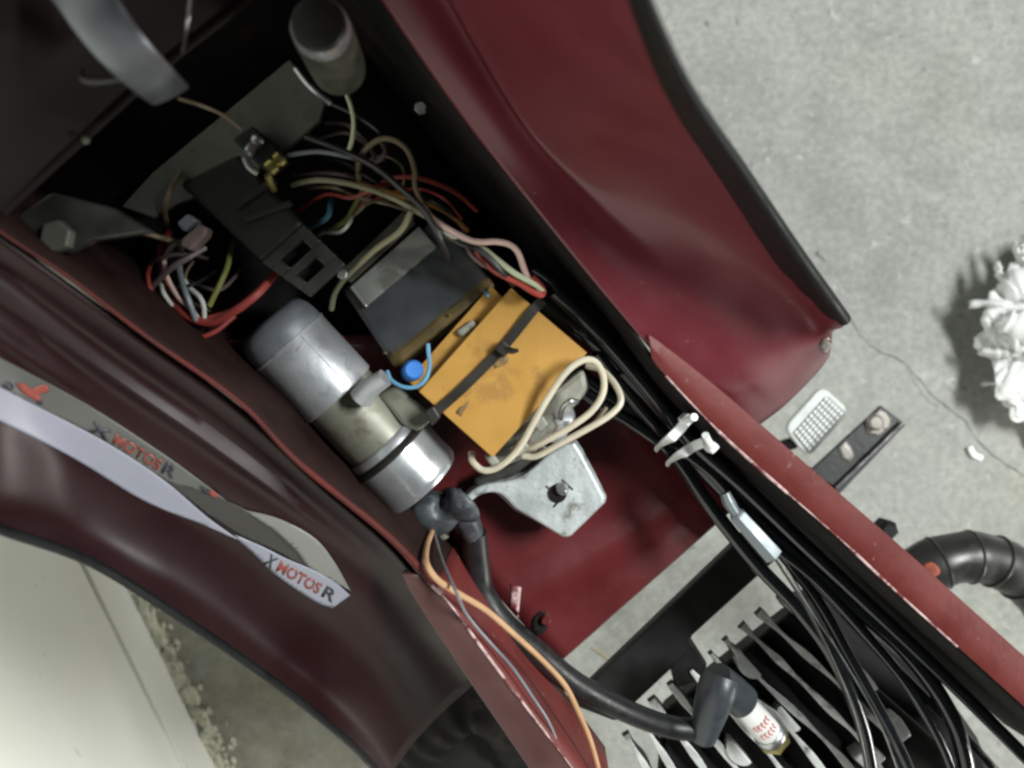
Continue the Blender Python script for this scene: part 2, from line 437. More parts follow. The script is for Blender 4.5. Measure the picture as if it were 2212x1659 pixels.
# ================================================================== the setting
def floor():
    vs, fs = grid([[Vector((-4 + i * 0.5, -4 + j * 0.5, 0)) for i in range(17)] for j in range(17)])
    o = link('floor', upmesh(vs, fs), 'concrete')
    o['kind'] = 'structure'; o['label'] = 'worn grey concrete floor with pale flecks and thin cracks'
    def crack(pts, w):
        path = cr([P(u, v, 0.0012) for u, v in pts], 6)
        vs = []; fs = []
        for i, p_ in enumerate(path):
            t = (path[min(i + 1, len(path) - 1)] - path[max(i - 1, 0)]).normalized()
            s_ = Vector((t.y, -t.x, 0)); ww = w * random.uniform(0.4, 1.3)
            j = s_ * random.uniform(-0.0015, 0.0015)
            vs += [p_ - s_ * ww / 2 + j, p_ + s_ * ww / 2 + j]
        fs = [(2 * i, 2 * i + 1, 2 * i + 3, 2 * i + 2) for i in range(len(path) - 1)]
        link('crack', upmesh(vs, fs), 'crack_dark', o)
    crack([(1835, 690), (1880, 745), (1960, 790), (2010, 850), (2080, 905), (2120, 960), (2180, 1005), (2260, 1060)], 0.0009)
    crack([(1960, 790), (2000, 860), (2030, 880)], 0.0006)
    crack([(1765, 542), (1772, 556), (1785, 565)], 0.0022)
    return o
floor()

# painted wall with a skirting step, lower left
def wall():
    a, b_ = P(285, 1284, 0), P(469, 1656, 0)
    d = (b_ - a).normalized()
    nrm = Vector((-d.y, d.x, 0))
    if nrm.dot(-a) > 0: nrm = -nrm            # away from the camera
    a0, b0 = a - d * 2.2, b_ + d * 1.6
    w = thing('wall', 'white painted wall with low skirting, beside the motorcycle', 'wall', a)
    h = 0.066
    def slab(name, off, z0, z1, th, m, wob):
        n = 60; rows = []
        for z in (z0, z1):
            pass
        front_lo = []; front_hi = []; back_lo = []; back_hi = []
        for i in range(n + 1):
            p_ = a0.lerp(b0, i / n)
            j = nrm * (off + random.uniform(-wob, wob)); jt = nrm * (off + random.uniform(-wob, wob) * 0.5)
            front_lo.append(p_ + j + Vector((0, 0, z0))); front_hi.append(p_ + jt + Vector((0, 0, z1 + random.uniform(-wob, wob))))
            back_lo.append(p_ + nrm * (off + th) + Vector((0, 0, z0))); back_hi.append(p_ + nrm * (off + th) + Vector((0, 0, z1)))
        vs, fs = grid([front_lo, front_hi, back_hi, back_lo])
        m_ = n + 1
        fs += [(3 * m_ + i, 3 * m_ + i + 1, i + 1, i) for i in range(n)]
        link(name, mesh(vs, fs), m, w)
    slab('skirting', 0.0, -0.002, h, 0.05, 'wall_paint', 0.0012)
    slab('wall_face', 0.004, h + 0.0005, 1.7, 0.10, 'wall_paint', 0.0004)
    # flaked plaster and crumbs along the foot of the wall
    vs, fs = [], []
    for k in range(150):
        t = random.uniform(-0.05, 1.08); s_ = abs(random.gauss(0, 0.011))
        c = a.lerp(b_, t) - nrm * s_ + Vector((0, 0, 0.0005))
        n = random.randint(4, 7); r = random.uniform(0.002, 0.011) * (1.0 if s_ < 0.014 else 0.5); h0 = len(vs)
        hh = random.uniform(0.001, 0.006)
        ang = random.uniform(0, 6)
        ring = []
        for q in range(n):
            aa = ang + q * 2 * math.pi / n; rr = r * random.uniform(0.5, 1.2)
            v_ = d * (math.cos(aa) * rr * 1.5) + nrm * (math.sin(aa) * rr * 0.8)
            ring.append(v_)
        vs += [c + v_ for v_ in ring] + [c + v_ * 0.75 + Vector((0, 0, hh)) for v_ in ring]
        fs += [tuple(h0 + n + q for q in range(n))] + [(h0 + q, h0 + (q + 1) % n, h0 + n + (q + 1) % n, h0 + n + q) for q in range(n)]
    o = link('plaster_crumbs', mesh(vs, fs), 'plaster')
    o['kind'] = 'stuff'; o['label'] = 'flaked plaster crumbs along the foot of the white wall'; o['category'] = 'rubble'
wall()

# ================================================================== the motorcycle
BIKE = thing('motorcycle', 'dark red step-through motorcycle with covers off and opened frame channel', 'motorcycle', (0, 0, 0))

# ---- frame rails: inner wall, rim and outward flange
RIM_R = [(330, -640), (560, -340), (690, -170), (822, 0), (1000, 255), (1170, 470), (1330, 665), (1438, 812), (1582, 960), (1813, 1163), (1934, 1276), (2207, 1522), (2420, 1715)]
OUT_R = [(1380, 690), (1434, 745), (1566, 850), (1836, 1085), (1957, 1190), (2212, 1417), (2440, 1620)]
RIM_L = [(-560, 120), (-180, 380), (-60, 460), (39, 526), (156, 604), (320, 729), (519, 870), (645, 999), (840, 1159), (940, 1262), (1066, 1433), (1234, 1655), (1330, 1780)]
DEPTH = 0.078
def wall_strip(name, rim, drop, m, parent, inward, n=6, thick=0.002):
    p_ = cr([P(u, v, zr(u, v)) for u, v in rim], n)
    rows = [p_]
    for k in range(1, 5):
        rows.append([q + Vector((0, 0, -drop * k / 4)) + inward * (0.004 * k / 4) for q in p_])
    vs, fs = grid(rows)
    return link(name, mesh(vs, fs), m, parent, smooth=True, solid=thick, offset=0)
right_in = Vector((-0.70, -0.70, 0)); left_in = Vector((0.70, 0.70, 0))
rail_r = wall_strip('frame_rail', RIM_R, 0.112, 'black_and_shade', BIKE, right_in * 1.0)  # shade on this wall's inner face is painted black
rail_r['label'] = 'right frame rail, with shade inside painted black'
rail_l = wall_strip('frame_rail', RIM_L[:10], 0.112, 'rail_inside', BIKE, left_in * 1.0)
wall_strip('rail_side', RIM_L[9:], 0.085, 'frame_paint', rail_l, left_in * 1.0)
rail_l['label'] = 'left frame rail, dark red inside'
# right flange
inner = cr([P(u, v, zr(u, v) + 0.002) for u, v in [(1408, 775), (1438, 812), (1582, 960), (1813, 1163), (1934, 1276), (2207, 1522), (2420, 1715)]], 6)
outer = cr([P(u, v, zr(u, v) + 0.002) for u, v in [(1402, 722), (1434, 745), (1566, 850), (1836, 1085), (1957, 1190), (2212, 1417), (2440, 1620)]], 6)
vs, fs = grid([inner, [i.lerp(o, 0.5) + Vector((0, 0, 0.0012)) for i, o in zip(inner, outer)], outer,
               [o + Vector((0.001, 0.001, -0.010)) for o in outer]])
link('rail_flange', upmesh(vs, fs), 'frame_paint', rail_r, smooth=True, solid=0.0018, bevel=0.0004)
def chip_edge(path, parent, r):
    k = 0
    while k < len(path) - 2:
        ln = random.randint(1, 4)
        seg = path[k:k + ln + 1]
        if len(seg) > 1 and random.random() < 0.72:
            vs, fs = tube_data(seg, r * random.uniform(0.5, 1.25), 6)
            link('paint_chip', mesh(vs, fs), 'chipped_edge', parent, smooth=True)
        k += ln
chip_edge([q + Vector((0, 0, 0.0004)) for q in inner[6:]], rail_r, 0.0006)
# left flange
inner = cr([P(u, v, zr(u, v) + 0.002) for u, v in [(905, 1242), (965, 1296), (1066, 1433), (1234, 1655), (1330, 1780)]], 6)
outer = cr([P(u, v, zr(u, v) + 0.001) for u, v in [(868, 1240), (893, 1290), (988, 1433), (1140, 1655), (1225, 1780)]], 6)
vs, fs = grid([inner, [i.lerp(o, 0.5) + Vector((0, 0, 0.0008)) for i, o in zip(inner, outer)], outer,
               [o + Vector((-0.001, -0.001, -0.012)) for o in outer]])
link('rail_flange', upmesh(vs, fs), 'flange_reflection', rail_l, smooth=True, solid=0.0018, bevel=0.0004)
chip_edge([q + Vector((0, 0, 0.0004)) for q in inner[2:]], rail_l, 0.0007)
# red rolled bead along the upper part of the left rim
bead = [(39, 526), (156, 604), (320, 729), (519, 870), (645, 999), (840, 1159), (940, 1268)]
tube('rim_bead', [P(u, v, zr(u, v) + 0.001) for u, v in [(-180, 380), (-60, 460)] + bead], lambda t: 0.0004 + 0.0014 * t * t, 'bead_paint', rail_l, seg=8)

# ---- floor pan of the channel, ends at the gap before the engine
def base_pt(u, v, drop, inward):
    return P(u, v, zr(u, v)) + Vector((0, 0, -drop)) + inward * 0.004
L_ = cr([base_pt(u, v, DEPTH, left_in) for u, v in RIM_L[5:10]] , 4)
R_ = cr([base_pt(u, v, DEPTH, right_in) for u, v in RIM_R[6:10]], 4)
n = 26
def resample(path, n):
    acc = [0.0]
    for a, b_ in zip(path, path[1:]): acc.append(acc[-1] + (b_ - a).length)
    out = []; i = 0
    for k in range(n + 1):
        t = acc[-1] * k / n
        while i < len(path) - 2 and acc[i + 1] < t: i += 1
        out.append(path[i].lerp(path[i + 1], (t - acc[i]) / max(1e-9, acc[i + 1] - acc[i])))
    return out
endL = P(1205, 1432, zr(1205, 1432) - DEPTH); endR = P(1575, 1105, zr(1575, 1105) - DEPTH)
Lp = resample(L_, n - 6); Rp = resample(R_, n - 6)
# cut both sides at the end line
def side_until(path, end):
    d = Vector((0.70, -0.70, 0)); lim = end.dot(d)
    p_ = [q for q in path if q.dot(d) < lim - 0.005]
    return resample(p_ + [end], n)
Lp = side_until(Lp, endL); Rp = side_until(Rp, endR)
rows = []
for i in range(n + 1):
    row = []
    for j in range(15):
        q = Lp[i].lerp(Rp[i], j / 14)
        e = n - i
        if e in (4, 5): q = q + Vector((0, 0, 0.0022))       # pressed ridge near the edge
        row.append(q)
    rows.append(row)
rows.append([q + Vector((0.002, -0.002, -0.008)) for q in rows[-1]])
vs, fs = grid(rows)
pan = link('floor_pan', upmesh(vs, fs), 'pan_paint', BIKE, smooth=True, solid=0.002)
PAN = Surf(vs, fs)
drape('scratch', [(1104, 1262), (1126, 1268), (1122, 1300), (1118, 1345), (1106, 1352), (1098, 1330), (1104, 1295)], PAN, 'chipped_edge', pan, off=0.0008)
drape('slot_shade', smoothline([(1150, 1335), (1168, 1318), (1186, 1328), (1180, 1360), (1160, 1372), (1148, 1358)], 2), PAN, 'black_and_shade', pan, off=0.0008)  # flat black sheet stands in for the shade in the slot hole
c = P(1178, 1338, zr(1178, 1338) - DEPTH)
lathe('rivet', c + Vector((0, 0, -0.002)), c + Vector((0, 0, 0.004)), [(0, 0.0035), (0.004, 0.0033), (0.006, 0.002)], 'pan_paint', pan, seg=16)
# sheet under the upper pan: shade inside the front channel painted black
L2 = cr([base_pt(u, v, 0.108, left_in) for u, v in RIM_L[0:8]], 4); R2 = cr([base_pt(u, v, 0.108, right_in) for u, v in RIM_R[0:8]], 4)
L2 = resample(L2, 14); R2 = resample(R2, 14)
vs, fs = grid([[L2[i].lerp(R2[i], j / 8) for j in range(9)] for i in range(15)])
link('channel_shade_sheet', upmesh(vs, fs), 'black_and_shade', BIKE, smooth=True, solid=0.002)

# ---- black cross member behind the pan
zc = 0.47
prism('cross_member', poly([(1660, 1105), (1735, 1158), (1492, 1378), (1500, 1400), (1330, 1560), (1225, 1520), (1277, 1474)], zc), 0.012, 'fin_black', BIKE, bevel=0.002)

# ---- right leg shield
RS = [
 [(700, -170), (790, -170), (868, -175), (900, -182), (1090, -195), (1290, -205), (1335, -210)],
 [(822, 0), (895, 0), (962, 0), (992, -5), (1160, -15), (1338, -20), (1386, -22)],
 [(1000, 255), (1070, 265), (1122, 270), (1152, 262), (1290, 240), (1432, 215), (1488, 200)],
 [(1170, 470), (1220, 455), (1265, 438), (1308, 425), (1440, 400), (1545, 385), (1604, 372)],
 [(1330, 665), (1375, 645), (1425, 622), (1475, 602), (1570, 578), (1660, 560), (1722, 548)],
 [(1435, 785), (1480, 765), (1525, 745), (1570, 728), (1650, 700), (1742, 672), (1822, 690)],
 [(1520, 840), (1555, 830), (1588, 815), (1620, 800), (1690, 765), (1755, 735), (1800, 716)],
 [(1575, 880), (1602, 868), (1630, 852), (1660, 836), (1715, 798), (1765, 762), (1797, 742)],
 [(1630, 925), (1652, 910), (1675, 893), (1698, 874), (1735, 838), (1772, 798), (1792, 770)],
]
ZROW = [0.006, 0.004, 0.004, 0.004, 0.003, -0.004, -0.010, -0.020, -0.046]
ZC_TOP = [0.0, -0.001, -0.004, 0.002, 0.050, 0.110, 0.122]
ZC_LOW = [0.0, 0.0, -0.001, -0.003, -0.012, -0.012, 0.024]
STEEP = [1, 0.96, 0.74, 0.42, 0.17, 0.04, 0, 0, 0]
FADE = [1, 1, 1, 0.6, 0.3, 0.15, 0.1, 0.1, 0.1]
rows = []
for i, r in enumerate(RS):
    row = []
    u0, v0 = r[0]
    for j, (u, v) in enumerate(r):
        f = STEEP[i]
        z = zr(u0, v0) + ZROW[i] + ZC_TOP[j] * f + ZC_LOW[j] * (1 - f) * (1.0 if i < 5 else 0.5 if i == 5 else 0.15)
        row.append(P(u, v, z))
    rows.append(row)
for f in (1.1, 2.4):                             # the shield runs on up to the steering head
    rows.insert(0, [a.lerp(b_, -1.1) + Vector((0, 0, 0.010)) for a, b_ in zip(rows[0], rows[1])])
vs, fs = spline_grid(rows, 6)
rshield = link('leg_shield', upmesh(vs, fs), 'shield_paint', BIKE, smooth=True, solid=0.0008)
rshield['label'] = 'right leg shield, plain glossy dark red'
lip = [r[6] for r in rows[:8]]
lz = [q.z for q in cr(lip, 8)]
tube('edge_trim', [q + Vector((0.0003, 0, 0.0)) for q in lip], lambda t: (11 + 4 * t) * S(min(0.92, lz[min(len(lz) - 1, int(round(t * (len(lz) - 1))))])), 'trim_rubber', rshield, seg=10)
nc = 37; nrow = len(vs) // nc; last = 43          # black rubber edging laid over the turned-up lip
mv = rshield.data.vertices
er = [[mv[i * nc + j].co + mv[i * nc + j].normal * (0.0002 if j == 31 else 0.0009) for j in range(31 if i < last - 6 else 31 + (i - last + 7) // 2, 37)] for i in range(last)]
m_ = min(len(r) for r in er)
er = [r[:1] + [r[0].lerp(r[-1], k / 6) * 0.0 + r[min(len(r) - 1, round(k * (len(r) - 1) / 6))] for k in range(1, 7)] for r in er]
evs, efs = grid(er)
link('edging', upmesh(evs, efs), 'trim_rubber', rshield, smooth=True, solid=0.0006)
RSURF = Surf(vs, fs)
drape('worn_patch', smoothline([(1770, 745), (1780, 730), (1800, 728), (1806, 740), (1796, 758), (1778, 760)], 2), RSURF, 'peg_worn', rshield, off=0.0004)

# ---- left leg shield
LS = [
 [(-170, 395), (-170, 520), (-170, 640), (-170, 760), (-170, 880), (-170, 1000), (-170, 1070)],
 [(30, 535), (10, 640), (-5, 730), (-5, 830), (-5, 930), (-5, 1070), (-5, 1141)],
 [(320, 745), (255, 815), (205, 880), (170, 950), (160, 1020), (175, 1140), (195, 1213)],
 [(520, 890), (450, 950), (400, 1005), (365, 1060), (350, 1120), (365, 1240), (385, 1330)],
 [(690, 1050), (640, 1090), (595, 1130), (560, 1175), (530, 1230), (520, 1340), (530, 1428)],
 [(850, 1190), (805, 1225), (760, 1265), (715, 1310), (680, 1360), (655, 1450), (655, 1520)],
 [(965, 1330), (920, 1365), (870, 1400), (835, 1435), (800, 1480), (775, 1560), (770, 1618)],
 [(1050, 1450), (1010, 1490), (965, 1530), (925, 1570), (890, 1610), (855, 1660), (845, 1700)],
]
ZL = [-0.002, -0.002, -0.003, -0.004, -0.005, -0.008, -0.030, -0.060]
ZLC = [0.0, -0.010, -0.012, -0.016, -0.020, -0.024, -0.020]
rows = []
for i, r in enumerate(LS):
    u0, v0 = r[0]
    rows.append([P(u, v, zr(u0, v0) + ZL[i] + ZLC[j]) for j, (u, v) in enumerate(r)])
vs, fs = spline_grid(rows, 7)
# two pressed grooves that run along the upper part of the shield
nr = len(LS); ncol = 6 * 7 + 1
for k, q in enumerate(vs):
    i, j = divmod(k, ncol)
    c = j / 7.0; a = i / 7.0
    amp = max(0.0, min(1.0, (5.0 - a) / 1.5))
    g = 0.0035 * math.exp(-((c - 1.05) / 0.16) ** 2) - 0.003 * math.exp(-((c - 0.62) / 0.16) ** 2) + 0.003 * math.exp(-((c - 1.9) / 0.2) ** 2) * max(0, 1 - abs(a - 1.2))
    q.z += g * amp
lshield = link('leg_shield', upmesh(vs, fs), 'shaded_shield_paint', BIKE, smooth=True, solid=0.0022)
lshield['label'] = 'left leg shield, shade painted in as near-black maroon, with white and grey striped decal'
LSURF = Surf(vs, fs)
tube('edge_trim', [r[6] for r in rows], 0.0020, 'trim_rubber', lshield, seg=8)
# striped decal
grey = smoothline([(-70, 735), (0, 772), (184, 870), (352, 979), (430, 1035), (492, 1082)]) + smoothline([(465, 1072), (400, 1050), (352, 1034), (219, 948), (51, 862), (-70, 802)])
drape('decal_stripe', grey, LSURF, 'decal_grey', lshield, off=0.0004, cuts=5)
white = smoothline([(-70, 802), (51, 862), (219, 948), (352, 1034), (449, 1116), (522, 1168)]) + smoothline([(441, 1132), (312, 1081), (156, 987), (0, 909), (-70, 868)])
drape('decal_stripe', white, LSURF, 'decal_white', lshield, off=0.0006, cuts=5)
lobe = smoothline([(352, 1034), (420, 1056), (470, 1074), (523, 1096), (585, 1137), (637, 1185), (668, 1226)]) + smoothline([(620, 1202), (566, 1176), (516, 1154), (449, 1112)])
drape('decal_stripe', lobe, LSURF, 'decal_charcoal', lshield, off=0.0005, cuts=5)
pale = smoothline([(523, 1098), (602, 1119), (679, 1160), (722, 1212), (758, 1275)]) + smoothline([(722, 1254), (668, 1224), (637, 1185), (585, 1137)])
drape('decal_stripe', pale, LSURF, 'decal_pale', lshield, off=0.0007, cuts=5)
wh2 = smoothline([(506, 1152), (566, 1178), (616, 1203), (670, 1226), (722, 1254), (756, 1283)]) + smoothline([(718, 1311), (679, 1296), (595, 1239), (554, 1199), (518, 1167)])
drape('decal_stripe', wh2, LSURF, 'decal_white', lshield, off=0.0008, cuts=5)
# graphics on the stripes
def blot(pts, m, off=0.0010):
    drape('decal_mark', smoothline(pts, 3), LSURF, m, lshield, off=off, cuts=3)
blot([(32, 828), (50, 826), (66, 838), (92, 828), (106, 836), (98, 846), (84, 848), (88, 862), (72, 862), (46, 846)], 'decal_red')
blot([(4, 830), (16, 824), (27, 832), (22, 840), (8, 838)], 'decal_dark')
blot([(76, 858), (90, 864), (88, 872), (78, 868)], 'decal_dark')
blot([(432, 1046), (446, 1054), (452, 1064), (440, 1062)], 'decal_dark')
blot([(448, 1054), (466, 1060), (472, 1072), (456, 1070)], 'decal_red')
# lettering on the lower stripe: flat letters laid on the shield
def lettering(text, u0, v0, u1, v1, hpx, m, mirror=False):
    cu = bpy.data.curves.new('t', 'FONT'); cu.body = text; cu.size = 1.0; cu.resolution_u = 3; cu.offset = 0.02
    to = bpy.data.objects.new('t', cu); COL.objects.link(to)
    bpy.context.view_layer.update()
    me = bpy.data.meshes.new_from_object(to.evaluated_get(bpy.context.evaluated_depsgraph_get()))
    bpy.data.objects.remove(to)
    xs = [v_.co.x for v_ in me.vertices]; ys = [v_.co.y for v_ in me.vertices]
    x0, x1, y0, y1 = min(xs), max(xs), min(ys), max(ys)
    d = Vector((u1 - u0, v1 - v0)); dn = d.normalized(); nn = Vector((dn.y, -dn.x))
    ok = True
    for v_ in me.vertices:
        a = (v_.co.x - x0) / (x1 - x0); b_ = (v_.co.y - y0) / (y1 - y0) - 0.5
        q = Vector((u0, v0)) + d * a + nn * (b_ * hpx)
        h = LSURF.hit(q.x, q.y, 0.0011)
        if h is not None: v_.co = h
    return link('lettering', me, m, lshield, solid=0.0002)
lettering('MOTOS', 248, 944, 348, 1004, 24, 'decal_red')
lettering('X', 196, 917, 238, 940, 22, 'decal_dark')
lettering('R', 354, 1006, 380, 1021, 24, 'decal_dark')
lettering('MOTOS', 602, 1219, 692, 1270, 25, 'decal_red')
lettering('X', 577, 1203, 594, 1216, 28, 'decal_dark')
lettering('R', 700, 1273, 724, 1288, 26, 'decal_dark')

# ---- front shroud, dark, upper left
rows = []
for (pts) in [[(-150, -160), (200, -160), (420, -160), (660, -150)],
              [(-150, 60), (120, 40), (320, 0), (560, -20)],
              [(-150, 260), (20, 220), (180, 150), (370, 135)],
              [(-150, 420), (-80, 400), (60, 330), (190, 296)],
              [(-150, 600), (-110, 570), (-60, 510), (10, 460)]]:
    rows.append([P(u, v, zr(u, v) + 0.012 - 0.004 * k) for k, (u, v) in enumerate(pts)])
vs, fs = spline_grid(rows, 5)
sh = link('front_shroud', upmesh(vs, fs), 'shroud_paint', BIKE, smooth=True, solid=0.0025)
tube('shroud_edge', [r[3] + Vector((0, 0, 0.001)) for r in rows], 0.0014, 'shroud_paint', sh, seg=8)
c = P(186, 304, zr(186, 304) + 0.003)
lathe('rivet', c, c + Vector((0, 0, 0.003)), [(0, 0.0013), (0.001, 0.0012), (0.0016, 0.0006)], 'zinc_plate', sh, seg=12)

# ---- cylinder head with fins
ZF = 0.47
FINS = [
 ([(1686, 1288), (1745, 1345), (1800, 1392), (1850, 1440), (1895, 1490)], None),
 ([(1640, 1322), (1700, 1378), (1770, 1440), (1850, 1515), (1915, 1585), (1960, 1640)], None),
 ([(1604, 1352), (1660, 1405), (1720, 1462), (1800, 1540), (1860, 1600), (1910, 1670)], None),
 ([(1568, 1382), (1600, 1420), (1655, 1480), (1740, 1558), (1820, 1640), (1880, 1720)], (1622, 1436)),
 ([(1536, 1412), (1585, 1468), (1650, 1525), (1700, 1570), (1770, 1655), (1830, 1740)], (1706, 1552)),
 ([(1492, 1448), (1540, 1500), (1600, 1560), (1670, 1640), (1730, 1730)], None),
 ([(1448, 1478), (1500, 1545), (1560, 1620), (1620, 1700)], (1600, 1625)),
 ([(1408, 1512), (1460, 1580), (1520, 1660), (1570, 1740)], None),
 ([(1378, 1545), (1420, 1610), (1470, 1690), (1510, 1750)], None),
 ([(1352, 1588), (1390, 1650), (1430, 1730)], None),
]
prism('cylinder_head', poly([(1440, 1535), (1712, 1322), (1980, 1560), (2120, 1690), (1900, 1900), (1420, 1800)], ZF - 0.016), 0.02, 'fin_black', BIKE, bevel=0.003)
prism('engine_mount', poly([(1385, 1468), (1492, 1377), (1530, 1436), (1512, 1470), (1462, 1490), (1450, 1440), (1410, 1480)], zc - 0.004), 0.012, 'fin_black', BIKE, bevel=0.002)
prism('crankcase', poly([(1700, 1300), (1790, 1285), (1905, 1365), (2030, 1470), (2120, 1600), (2200, 1790), (1800, 1790), (1760, 1400)], 0.41), 0.03, 'fin_black', BIKE, bevel=0.006)
head = [o for o in bpy.data.objects if o.name == 'cylinder_head'][0]
for k, (pts, boss) in enumerate(FINS):
    path = cr([P(u, v, ZF - 0.002 * abs(k - 4)) for u, v in pts], 6)
    vs = []; fs = []
    for i, p_ in enumerate(path):
        t = (path[min(i + 1, len(path) - 1)] - path[max(i - 1, 0)]).normalized(); s_ = Vector((t.y, -t.x, 0)).normalized()
        w = 0.0019 + 0.0007 * math.sin(i * 0.7 + k)
        drop = 0.007 + 0.013 * min(1, i / 6)
        vs += [p_ - s_ * w, p_ + s_ * w, p_ + s_ * w * 1.3 + Vector((0, 0, -drop)), p_ - s_ * w * 1.3 + Vector((0, 0, -drop))]
    for i in range(len(path) - 1):
        for q in range(4):
            fs.append((i * 4 + q, i * 4 + (q + 1) % 4, i * 4 + 4 + (q + 1) % 4, i * 4 + 4 + q))
    fs += [(3, 2, 1, 0), tuple(len(vs) - 4 + q for q in range(4))]
    me = mesh(vs, fs)
    fo = link('fin', me, 'fin_black', head, bevel=0.0005)
    me.materials.append(MATS['fin_alloy'])
    for p_ in me.polygons:                     # alloy colour on the fin's top edge
        if p_.normal.z > 0.7: p_.material_index = 1
    if boss:
        bu, bv = boss                          # half-moon boss cast on the fin's lower side
        dv = Vector((0.66, 0.75)); nv = Vector((-0.75, 0.66))
        ring = [Vector((bu, bv)) + dv * (34 * math.cos(a)) + nv * (26 * max(-0.12, math.sin(a))) for a in [2 * math.pi * q / 22 for q in range(22)]]
        prism('bolt_boss', poly([tuple(x) for x in ring], ZF - 0.0015), 0.012, 'fin_alloy', head, bevel=0.0012)
# squared lugs at the far end of the fins
for uv in ([(1905, 1570), (1945, 1548), (1972, 1590), (1935, 1618)], [(1845, 1640), (1888, 1612), (1918, 1640), (1880, 1672)]):
    prism('lug', poly(uv, ZF + 0.001), 0.03, 'fin_alloy', head, bevel=0.002)
# intake hose and casing under the left shield
tube('intake_hose', [P(880, 1700, 0.42), P(930, 1600, 0.44), P(1010, 1530, 0.45), P(1085, 1560, 0.43), P(1130, 1650, 0.40)], lambda t: 0.016 + 0.001 * math.sin(t * 75), 'black_and_shade', BIKE, seg=18, n=16)
prism('gear_case', poly([(930, 1440), (1050, 1440), (1130, 1540), (1250, 1700), (1210, 1780), (830, 1780), (850, 1640)], 0.41), 0.05, 'fin_black', BIKE, bevel=0.01)
c = P(842, 1612, 0.46)
lathe('case_bolt', c, c + Vector((0, 0, 0.01)), [(0, 0.011), (0.008, 0.0105), (0.010, 0.007)], 'rubber', BIKE, seg=20)

# ---- brake pedal
ZP = 0.22
def lerp2(q, s_, t):
    a, b_, c_, d_ = [Vector(x) for x in q]
    return (a.lerp(b_, s_)).lerp(d_.lerp(c_, s_), t)
pad_q = [(1694, 924), (1776, 832), (1838, 888), (1746, 990)]
def rounded(q, r, n=4):
    pts = [Vector(x) for x in q]; out = []
    for i in range(len(pts)):
        p0, p1, p2 = pts[i - 1], pts[i], pts[(i + 1) % len(pts)]
        a = p1 + (p0 - p1).normalized() * r; b_ = p1 + (p2 - p1).normalized() * r
        for k in range(n + 1):
            t = k / n
            out.append((1 - t) ** 2 * a + 2 * t * (1 - t) * p1 + t * t * b_)
    return [(x.x, x.y) for x in out]
pedal = prism('brake_pedal', poly(rounded(pad_q, 22), ZP), 0.008, 'pedal_metal', BIKE, bevel=0.0015)
inset = [tuple(lerp2(pad_q, s_, t)) for s_, t in ((0.07, 0.27), (0.93, 0.27), (0.93, 0.93), (0.07, 0.93))]
prism('tread_base', poly(rounded(inset, 8), ZP + 0.0009), 0.002, 'pedal_base', pedal, bevel=0)
vs, fs = [], []
for i in range(9):
    for j in range(6):
        s0 = 0.09 + i * 0.094; t0 = 0.29 + j * 0.106
        q = [P(*lerp2(pad_q, s0 + a, t0 + b_), ZP + 0.0025) for a, b_ in ((0, 0), (0.062, 0), (0.062, 0.072), (0, 0.072))]
        k = len(vs); vs += q + [x + Vector((0, 0, -0.003)) for x in q]
        fs += [(k, k + 1, k + 2, k + 3)] + [(k + a, k + (a + 1) % 4, k + 4 + (a + 1) % 4, k + 4 + a) for a in range(4)]
o = link('tread', mesh(vs, fs), 'pedal_stud', pedal); o['kind'] = 'stuff'
tube('pedal_arm', [P(1718, 955, ZP - 0.010), P(1672, 972, ZP - 0.014), P(1600, 1010, ZP - 0.02), P(1540, 1080, ZP - 0.01)], 0.006, 'fin_black', pedal, seg=10)

# ---- footpeg plate
ZG = 0.25
peg = prism('footpeg_plate', poly([(1745, 1022), (1904, 876), (1950, 911), (1806, 1052)], ZG), 0.005, 'peg_steel', BIKE, bevel=0.0008)
prism('side_flange', poly([(1800, 1060), (1950, 911), (1957, 918), (1810, 1072)], ZG + 0.004), 0.036, 'peg_steel', peg, bevel=0.001)
tube('flange_edge', [P(1806, 1054, ZG + 0.004), P(1880, 982, ZG + 0.004), P(1951, 912, ZG + 0.004)], 0.0013, 'steel', peg, seg=8)
PEG = Surf(poly([(1745, 1022), (1904, 876), (1950, 911), (1806, 1052)], ZG), [(0, 1, 2, 3)])
drape('worn_patch', smoothline([(1868, 914), (1900, 884), (1925, 905), (1918, 930), (1895, 942), (1872, 932)], 2), PEG, 'peg_worn', peg, off=0.0008)
drape('worn_patch', smoothline([(1810, 966), (1826, 952), (1840, 968), (1846, 985), (1836, 998), (1818, 988)], 2), PEG, 'peg_worn', peg, off=0.0008)
c = P(1888, 912, ZG)
lathe('bolt', c, c + Vector((0, 0, 0.006)), [(0, 0.0075), (0.004, 0.0072), (0.006, 0.005)], 'peg_worn', peg, seg=24)
prism('peg_mount', poly([(1700, 1060), (1760, 1010), (1815, 1060), (1760, 1110)], ZG - 0.006), 0.02, 'peg_steel', peg, bevel=0.002)

# ---- exhaust elbow
ZE = 0.30
ex_pts = [P(1850, 1360, ZE - 0.03), P(1930, 1275, ZE - 0.01), P(2010, 1222, ZE), P(2095, 1203, ZE), P(2170, 1222, ZE - 0.004), P(2240, 1275, ZE - 0.015), P(2290, 1360, ZE - 0.03)]
ex = tube('exhaust_pipe', ex_pts, lambda t: 0.0215 + 0.0006 * math.sin(t * 40), 'exhaust_black', BIKE, seg=28, n=10)
path = cr(ex_pts, 10); F = frames(path)
for i in (22, 30, 37, 45):
    p_, (t, n_, b_) = path[i], F[i]
    ring = [p_ + n_ * (math.cos(a) * (0.0217)) + b_ * (math.sin(a) * 0.0217) for a in [2 * math.pi * k / 28 for k in range(29)]]
    vs, fs = tube_data(ring, 0.0014, 6)
    link('weld_seam', mesh(vs, fs), 'exhaust_black', ex, smooth=True)
q = P(2008, 1232, ZE + 0.0195)
